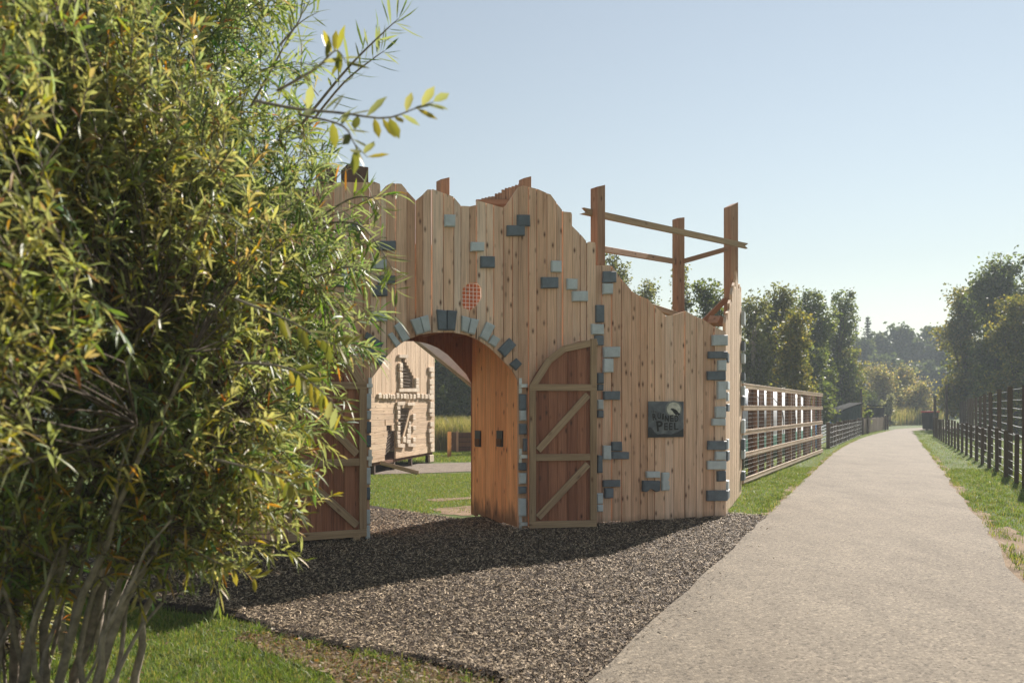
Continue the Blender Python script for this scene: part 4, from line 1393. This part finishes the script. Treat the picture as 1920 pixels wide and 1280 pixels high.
def wire_fence(name, label, p, q, H, pw, n_posts, wires, vstep, pre=0, jitter=.04, top_slope=False, postmat=DARKPOST, wr=.0062, sag=.012):
    L, a = fence_frame(p, q)
    root = thing(name, label, "fence", (*p, 0), a)
    me = box_mesh("post", -pw/2, pw/2, -pw*.42, pw*.42, -.05, H, .008)
    me.materials.append(postmat)
    step = L/(n_posts-1)
    xs = [i*step for i in range(-pre, n_posts)]
    tops = []
    for i, s in enumerate(xs):
        o = bpy.data.objects.new("post", me)
        k = 1+R.uniform(-jitter, jitter)
        o.scale = (1, 1, k)
        o.location = (s, 0, 0)
        o.rotation_euler = (R.uniform(-.015, .015), R.uniform(-.02, .02), R.uniform(-.2, .2))
        link(o, root)
    for z in wires:
        T = Tubes()
        pts = []
        for i, s in enumerate(xs):
            pts.append((s, -pw*.42-.006, z+R.uniform(-.012, .012)))
            if i < len(xs)-1:
                pts.append((s+step/2, -pw*.42-.006, z-sag+R.uniform(-.01, .01)))
        T.add(pts, [wr]*len(pts), 4)
        obj("wire", T.mesh("wire"), WIRE, root)
    if vstep:
        T = Tubes()
        for s in np.arange(xs[0], xs[-1], vstep):
            T.add([(s, -pw*.42-.008, wires[0]-.02), (s, -pw*.42-.008, wires[-1])], [wr*.6]*2, 3)
        tag(obj("wire_verticals", T.mesh("wire_verticals"), WIRE, root), kind='stuff')
    return root
d = Vector((5.1, 11.0)).normalized()
p0 = Vector((10.72, 17.0))
p1 = p0+d*30.5
wire_fence("stock_fence", "low dark post and wire fence along the path's right verge", p0, p1, 1.09, .094, 20, [.08, .24, .42, .62, .84, 1.02], 0, pre=4)
d2 = Vector((.53, 1)).normalized()
t0 = Vector((11.95, 19.2))
wire_fence("deer_fence", "tall dark post and wire fence behind the low one on the right", t0, t0+d2*44, 2.09, .125, 13, [.25, .5, .75, 1.0, 1.2, 1.4, 1.6, 1.8, 2.04], 0, pre=3, jitter=.02)
a, b = ground(1553, 841), ground(1621, 812)
wire_fence("net_fence", "low netted fence of thin dark posts between the mesh fence and the board gate", a, b, 1.0, .15, 17, [.06, .25, .45, .65, .85], .66, jitter=.06, wr=.0055)

def board_fence():
    a, b = (21.0, 48.0), (28.1, 60.0)
    L, an = fence_frame(a, b)
    root = thing("board_fence", "short greyed close-board fence with dark end posts at the path's left edge", "fence", (*a, 0), an)
    n = 36
    for i in range(n):
        s0, s1 = L*i/n+.01, L*(i+1)/n-.01
        prism("board", [(s0, .05), (s1, .05), (s1, .95+R.uniform(-.02, .02)), (s0, .95)], R.uniform(0, .015), .03, GREYFENCE, root)
    for s in (-.10, L*.16, L*.9, L+.1):
        bar("post", (s, -.06, 0), (s, -.06, 1.08), .16, .11, DARKPOST, root)
    for z in (.3, .75): bar("rail", (0, .07, z), (L, .07, z), .08, .05, GREYFENCE, root)
board_fence()

# ------------------------------------------------------------------ sheds, bin, poles
def shed(name, label, px0, px1, top_l, top_r, Y, depth, mat, roofmat, over=.12, open_front=False):
    x0, x1 = (px0-CX)/F*Y, (px1-CX)/F*Y
    zl, zr = EYE+(HY-top_l)/F*Y, EYE+(HY-top_r)/F*Y
    w = x1-x0
    root = thing(name, label, "shed", (x0, Y, 0))
    n = 9
    if not open_front:
        for i in range(n):
            a, b = w*i/n+.01, w*(i+1)/n-.01
            f = lambda s: zl+(zr-zl)*(s/w)**.7
            prism("board", [(a, .02), (b, .02), (b, f(b)), (a, f(a))], R.uniform(0, .02), .05, mat, root)
    else:
        for s in (.06, w-.06): bar("post", (s, .05, 0), (s, .05, min(zl, zr)-.05), .12, .12, mat, root)
    bm = bmesh.new()
    prism_bm(bm, [(0, .02), (w, .02), (w, zr-.06), (0, zl-.06)], depth-.05, depth)
    obj("rear_wall", mesh_bm("rear_wall", bm), mat, root)
    for s in (0, w-.05):
        z = zl if s == 0 else zr
        bm = bmesh.new(); box_bm(bm, s, s+.05, .06, depth-.06, .02, z-.08); obj("end_wall", mesh_bm("end_wall", bm), mat, root)
    bm = bmesh.new()
    m = [(-over, zl+.0), (w*.35, zl+(zr-zl)*.48+.02), (w+over, zr+.0)]
    prism_bm(bm, [(s, z+.01) for s, z in m]+[(s, z+.09) for s, z in m[::-1]], -over, depth+over)
    obj("roof", mesh_bm("roof", bm), roofmat, root)
    return root
shed("green_shed", "dark green shed with a rising roofline behind the netted fence", 1570, 1614, 778, 757, 51.5, 2.0, GREENSHED, DARKROOF)
shed("open_shed", "black open-fronted shelter behind the greyed board fence", 1619, 1658, 762, 762, 63, 2.0, DARKSHED, DARKROOF, open_front=True)
x, y = (1595-CX)/F*60, 60
dm = thing("tank", "pale domed tank top showing over the green shed roof", "tank", (x, y, 0))
bm = bmesh.new()
prf = [(.42, 0), (.42, 1.62)] + [(.42*math.cos(t), 1.62+.32*math.sin(t)) for t in np.linspace(.2, 1.5, 6)]
rings = [[bm.verts.new((r*math.cos(2*math.pi*k/16), r*math.sin(2*math.pi*k/16), z)) for k in range(16)] for r, z in prf]
for A, B in zip(rings, rings[1:]):
    for k in range(16): bm.faces.new((A[k], A[(k+1) % 16], B[(k+1) % 16], B[k]))
bm.faces.new(rings[-1])
obj("shell", mesh_bm("shell", bm, True), plain("buff_plastic", (0.55, 0.42, 0.30), .5, .08, 5), dm)

bx, by = ground(1744, 806)
bn = thing("litter_bin", "black litter bin with a red rim at the end of the wire fence", "bin", (bx, by, 0), .3)
w = .42
bm = bmesh.new(); box_bm(bm, -w, w, -w, w, .06, 1.28)
for v in bm.verts:
    if v.co.z < .5: v.co.x *= .88; v.co.y *= .88
bmesh.ops.bevel(bm, geom=list(bm.edges), offset=.04, segments=2, affect='EDGES')
obj("body", mesh_bm("body", bm), BLACKM, bn)
obj("rim", box_mesh("rim", -w-.03, w+.03, -w-.03, w+.03, 1.285, 1.40, .03), REDM, bn)
for sx in (-.3, .3): obj("wheel", box_mesh("wheel", sx-.05, sx+.05, -.1, .1, 0, .058, .02), DARKPLATE, bn)
for px, top, Y, r, lab in ((1614.5, 730, 58, .10, "thin dark pole rising beside the green shed"), (1753, 744, 54, .11, "short dark pole behind the black bin"), (1775, 722, 60, .11, "taller dark pole right of the bin")):
    X = (px-CX)/F*Y; z = EYE+(HY-top)/F*Y
    o = thing("pole", lab, "pole", (X, Y, 0))
    T = Tubes(); T.add([(0, 0, 0), (0, 0, z)], [r, r*.8], 8); obj("shaft", T.mesh("shaft"), DARKPOST, o)
    obj("pole_cap", box_mesh("pole_cap", -r, r, -r, r, z, z+.04, .01), DARKPLATE, o)
# white-slatted rack behind the netted fence
x, y = (1549-CX)/F*32.5, 32.5
rk = thing("rack", "white and blue slatted rack behind the netted fence's near end", "rack", (x, y, 0), .5)
for k in range(6):
    bar("slat", (-.55, 0, .12+k*.13), (.5, .25, .30+k*.13), .06, .03, WHITEM, rk)
for sx in (-.5, .45): bar("leg", (sx, .06+.12*(sx > 0), 0), (sx, .06+.12*(sx > 0), 1.05), .06, .06, plain("blue_paint", (.05, .16, .35), .4), rk)
px_tree("bush", "small leafy plant growing over the greyed board fence", 1628, 768, 52, 10, 61, [(0.14, 0.17, 0.05), (0.10, 0.14, 0.04)], 500, .08, low=.3, nb=4, clump=.2, cat="bush", trunk_r=.03)

# ------------------------------------------------------------------ foreground shrubs
def leaf_shape(P, U, N, L, Wd, droop, tones_rgb):
    """lance-shaped folded leaves: P base, U direction, N side-up normal; all (n,3)"""
    n = len(P)
    S = np.cross(U, N); S /= (np.linalg.norm(S, axis=1)[:, None]+1e-9)
    N2 = np.cross(S, U)
    dn = np.array([0, 0, -1.0])[None]
    def st(f, w, lift):
        c = P+U*(L*f)[:, None]+dn*(L*droop*f*f)[:, None]
        return [c-S*(Wd*w)[:, None]+N2*(Wd*lift)[:, None], c, c+S*(Wd*w)[:, None]+N2*(Wd*lift)[:, None]]
    a = st(.30, .42, .14); b = st(.65, .5, .16); t = P+U*L[:, None]+dn*(L*droop)[:, None]
    V = np.stack([P]+a+b+[t], 1).reshape(-1, 3)
    i = np.arange(n)[:, None]*8
    tri = np.concatenate([i+np.array([[0, 2, 1]]), i+np.array([[0, 3, 2]]), i+np.array([[4, 5, 7]]), i+np.array([[5, 6, 7]])])
    quad = np.concatenate([i+np.array([[1, 2, 5, 4]]), i+np.array([[2, 3, 6, 5]])])
    return V, [quad, tri], np.repeat(tones_rgb, 8, 0)

def shrub(name, label, base, stems, blobs, ntwig, per, Lr, Wr, tones, droop, twig_len, seed, hero, heroL=(.10, .19), heroW=(.011, .018), stem_r=.035, bark=BARK_PALE, outward=.6):
    rr = random.Random(seed); rg = np.random.default_rng(seed)
    B = Vector((base[0], base[1], 0))
    root = thing(name, label, "shrub", B)
    stem_pts = []
    for (bx, by, tx, ty, tz, r) in stems:
        a = Vector((bx, by, 0)); c = Vector((tx, ty, tz))
        path = []
        bend = Vector((rr.uniform(-.12, .12), rr.uniform(-.12, .12), 0))
        for k in range(9):
            f = k/8
            p = a.lerp(c, f**1.0)
            p.x = a.x+(c.x-a.x)*f**1.35; p.y = a.y+(c.y-a.y)*f**1.35
            p += bend*math.sin(math.pi*f)+Vector((rr.uniform(-.025, .025), rr.uniform(-.025, .025), 0))
            path.append(p)
        T = Tubes(); T.add([p-B for p in path], [r*(1-.09*k) for k in range(9)], 8)
        obj("stem", T.mesh("stem"), bark, root)
        stem_pts += path[3:]
    SP = np.array([p[:] for p in stem_pts])
    vol = np.array([b[3]*b[4]*b[5] for b in blobs])**.75
    which = rg.choice(len(blobs), ntwig, p=vol/vol.sum())
    bl = np.array(blobs)[which]
    d = rg.normal(size=(ntwig, 3)); d /= np.linalg.norm(d, axis=1)[:, None]
    rad = rg.uniform(.08, 1.0, ntwig)**.5
    E = bl[:, :3]+d*bl[:, 3:6]*rad[:, None]
    E = E[E[:, 2] > .25]
    T = Tubes(); TW = Tubes()
    LP, LU, LT = [], [], []
    for e in E:
        j = int(np.argmin(((SP-e)**2).sum(1)+rg.uniform(0, .25)))
        s = SP[j]
        dirn = e-s; dl = np.linalg.norm(dirn)+1e-6
        dirn = dirn/dl
        g = dirn*outward+np.array([0, 0, .35])+rg.normal(size=3)*.45
        g /= np.linalg.norm(g)
        tl = twig_len*rg.uniform(.6, 1.3)
        tip = e+g*tl
        if rg.random() < .45 and dl < .75:
            mid = (s+e)/2+rg.normal(size=3)*.06
            T.add([s-np.array(B), mid-np.array(B), e-np.array(B)], [.006, .004, .002], 4)
        m2 = (e+tip)/2+np.array([0, 0, .03*tl/.3])
        TW.add([e-np.array(B), m2-np.array(B), tip-np.array(B)], [.0035, .0028, .0012], 3)
        tw = rg.normal()*.28
        for k in range(per):
            f = (k+rg.random())/per
            p = e*(1-f)**2+2*m2*f*(1-f)+tip*f*f
            u = g*.75+rg.normal(size=3)*.55
            u /= np.linalg.norm(u)
            LP.append(p); LU.append(u); LT.append(tw)
    LP, LU = np.array(LP)-np.array(B), np.array(LU)
    n = len(LP)
    N = rg.normal(size=(n, 3))*.6+np.array([0, 0, 1.0])
    L = rg.uniform(*Lr, n); Wd = rg.uniform(*Wr, n)
    tt = np.array(tones); wts = np.linspace(1.6, .35, len(tt)); wts /= wts.sum()
    col = tt[rg.choice(len(tt), n, p=wts)]*rg.uniform(.7, 1.3, n)[:, None]
    LT = np.clip(np.array(LT), -.55, .55)[:, None]
    col = col*np.concatenate([0.96+.9*LT, 1.12+.25*LT, 1.0-.5*LT], 1)
    V, Fs, tint = leaf_shape(LP, LU, N, L, Wd, droop*rg.uniform(.3, 1.6, n), col)
    tag(obj("foliage", mesh_np("foliage", V, Fs, tint, smooth=True), BUSHLEAF, root), kind='stuff')
    obj("branches", T.mesh("branches"), BARK, root)
    tag(obj("twigs", TW.mesh("twigs"), BARK, root), kind='stuff')
    # sprays standing clear of the crown: each leaf an object of its own
    var = []
    for q in range(8):
        c0 = np.array([tones[q % min(4, len(tones))]])*rr.uniform(.85, 1.25)
        Lq = np.array([rr.uniform(*heroL)]); Wq = np.array([rr.uniform(*heroW)])
        V, Fs, tint = leaf_shape(np.zeros((1, 3)), np.array([[0, 0, 1.0]]), np.array([[0, 1.0, 0]]), Lq, Wq, np.array([0.0]), c0)
        V[:, 1] += .9*(V[:, 2]**2)*rr.uniform(.5, 2.5)
        me = mesh_np("leaf", V, Fs, tint, smooth=True); me.materials.append(BUSHLEAF)
        var.append(me)
    for path, r, nl in hero:
        P = [Vector(p)-B for p in path]
        # smooth the polyline
        pts = []
        m = 14
        for k in range(m+1):
            f = k/m*(len(P)-1); i = min(int(f), len(P)-2); t = f-i
            p_1, p_0, p_2, p_3 = P[max(i-1, 0)], P[i], P[i+1], P[min(i+2, len(P)-1)]
            pts.append(.5*((2*p_0)+(p_2-p_1)*t+(2*p_1-5*p_0+4*p_2-p_3)*t*t+(-p_1+3*p_0-3*p_2+p_3)*t**3))
        TT = Tubes(); TT.add(pts, [r*(1-.85*k/m) for k in range(m+1)], 5)
        obj("branch", TT.mesh("branch"), bark, root)
        for k in range(nl):
            f = .22+.78*(k+.5)/nl
            i = min(int(f*m), m-1)
            p = pts[i].lerp(pts[i+1], f*m-i)
            tdir = (pts[i+1]-pts[i]).normalized()
            sd = Vector((rr.gauss(0, 1), rr.gauss(0, .6), rr.gauss(0, 1))); sd = (sd-tdir*sd.dot(tdir)).normalized()
            u = (tdir*rr.uniform(.35, .8)+sd*.8+Vector((0, 0, -.15))).normalized()
            o = bpy.data.objects.new("leaf", var[rr.randrange(8)])
            nz = Vector((rr.gauss(0, .4), -.5+rr.gauss(0, .5), 1))
            x = nz.cross(u)
            x = x.normalized() if x.length > 1e-4 else Vector((1, 0, 0))
            y = u.cross(x)
            mt = Matrix((x, y, u)).transposed().to_4x4()
            mt.translation = p
            link(o, root)
            o.matrix_local = mt
    return root

W_TONES = [(0.125, 0.18, 0.032), (0.10, 0.155, 0.030), (0.17, 0.21, 0.04), (0.085, 0.12, 0.030), (0.22, 0.20, 0.055), (0.30, 0.12, 0.035)]
O_TONES = [(0.24, 0.215, 0.042), (0.18, 0.18, 0.038), (0.30, 0.25, 0.05), (0.14, 0.155, 0.036), (0.34, 0.31, 0.17), (0.36, 0.18, 0.04), (0.28, 0.10, 0.04)]
def A(px, py, Y): return tuple(at_depth(px, py, Y))

shrub("willow_shrub", "tall willow shrub with narrow bright green leaves reaching the castle's left side", (-2.95, 5.2),
      [(-3.3+.13*k, 5.2+.12*math.sin(k*2), -3.5+.42*k, 5.2+.3*math.sin(k*1.7), 3.3-.15*abs(k-2), .034) for k in range(6)],
      [(-3.2, 5.2, 3.1, 1.5, .9, 1.5), (-2.2, 5.1, 3.3, 1.0, .8, 1.4), (-1.65, 5.15, 2.55, .66, .6, .95), (-1.38, 5.15, 2.2, .38, .4, .55), (-1.75, 5.0, 1.55, .55, .45, .5), (-2.9, 5.2, 4.6, 1.2, .7, .7), (-1.85, 5.1, 4.25, .45, .5, .5)],
      2500, 19, (.09, .18), (.009, .016), W_TONES, .30, .30, 21,
      [([A(560, 240, 4.9), A(650, 130, 4.75), A(720, 60, 4.7), A(748, 35, 4.65)], .010, 26),
       ([A(560, 260, 4.9), A(640, 160, 4.85), A(700, 110, 4.8), A(722, 95, 4.8)], .009, 22),
       ([A(600, 420, 5.0), A(670, 420, 4.95), A(715, 470, 4.9), A(738, 510, 4.9)], .009, 26),
       ([A(610, 400, 5.0), A(660, 372, 4.95), A(700, 372, 4.9), A(716, 392, 4.9)], .008, 20),
       ([A(590, 520, 5.0), A(660, 500, 4.95), A(712, 520, 4.9), A(745, 545, 4.9)], .008, 22),
       ([A(470, 200, 4.9), A(520, 110, 4.85), A(555, 50, 4.8), A(598, 22, 4.8)], .009, 22),
       ([A(520, 90, 4.9), A(560, 40, 4.9), A(575, -10, 4.9)], .008, 16)])

shrub("broadleaf_shrub", "near blurred shrub with olive yellow leaves and pale leaning stems", (-2.2, 4.15),
      [(-2.66+.08*k, 4.0+.15*math.sin(k*2.3), -2.55+.26*k, 4.05+.35*math.sin(k*1.3), 2.1-.12*abs(k-2), .029-.001*k) for k in range(5)]
      + [(-2.75+.045*k, 3.95+.22*math.sin(k*2.9), -2.75+.072*k+.1*math.sin(k*5), 4.0+.45*math.sin(k*2.1), 1.25+.35*math.sin(k*3.3), .010+.004*(k % 3)) for k in range(18)]
      + [(-2.16, 4.1, -1.45, 4.2, 1.6, .030), (-2.34, 4.25, -1.6, 4.4, 1.7, .027), (-2.02, 4.3, -1.66, 4.4, 1.3, .024), (-2.45, 4.0, -2.0, 4.1, 1.5, .03)],
      [(-2.55, 4.0, 2.25, 1.0, .75, 1.15), (-1.95, 4.1, 2.35, .75, .6, .85), (-1.75, 4.15, 1.55, .62, .5, .62), (-2.5, 3.9, 1.25, .8, .6, .55), (-1.55, 4.2, 1.15, .40, .35, .34), (-2.6, 3.95, .80, .4, .4, .3), (-2.8, 4.2, .5, .35, .4, .35), (-1.85, 4.2, .9, .40, .4, .30), (-2.7, 4.0, 3.3, .8, .6, .7), (-2.0, 2.95, 2.0, .45, .35, .85), (-2.2, 3.1, 3.0, .6, .4, .5), (-2.0, 4.0, 3.1, .5, .5, .45)],
      4200, 16, (.045, .125), (.009, .017), O_TONES, .24, .24, 22,
      [([A(480, 190, 3.5), A(560, 205, 3.3), A(640, 212, 3.1), A(720, 222, 3.0), A(775, 205, 2.95), A(815, 190, 2.95)], .008, 20),
       ([A(560, 215, 3.3), A(640, 235, 3.1), A(665, 270, 3.05), A(690, 296, 3.0)], .006, 10),
       ([A(520, 170, 3.4), A(590, 130, 3.3), A(630, 95, 3.3), A(650, 120, 3.3)], .007, 16),
       ([A(440, 560, 3.6), A(540, 600, 3.6), A(610, 640, 3.6), A(650, 650, 3.6)], .007, 22),
       ([A(440, 680, 3.7), A(540, 690, 3.7), A(610, 740, 3.7), A(650, 790, 3.7)], .007, 22),
       ([A(400, 860, 3.7), A(480, 880, 3.7), A(540, 900, 3.7), A(560, 930, 3.7)], .007, 20),
       ([A(330, 1010, 3.9), A(400, 1050, 3.9), A(450, 1070, 3.9), A(480, 1085, 3.9)], .006, 16)], heroL=(.075, .125), heroW=(.024, .038), stem_r=.04)

# ------------------------------------------------------------------ air
hz = bpy.data.materials.new("haze")
hz.use_nodes = True
nt = hz.node_tree
nt.nodes.clear()
out = nt.nodes.new("ShaderNodeOutputMaterial")
pv = nt.nodes.new("ShaderNodeVolumePrincipled")
pv.inputs["Color"].default_value = (0.80, 0.90, 1.0, 1)
pv.inputs["Density"].default_value = 0.0012
pv.inputs["Anisotropy"].default_value = 0.05
nt.links.new(pv.outputs[0], out.inputs["Volume"])
bm = bmesh.new()
box_bm(bm, -400, 440, -80, 540, -1.0, 21.0)
tag(obj("haze", mesh_bm("haze", bm), hz), kind='stuff')
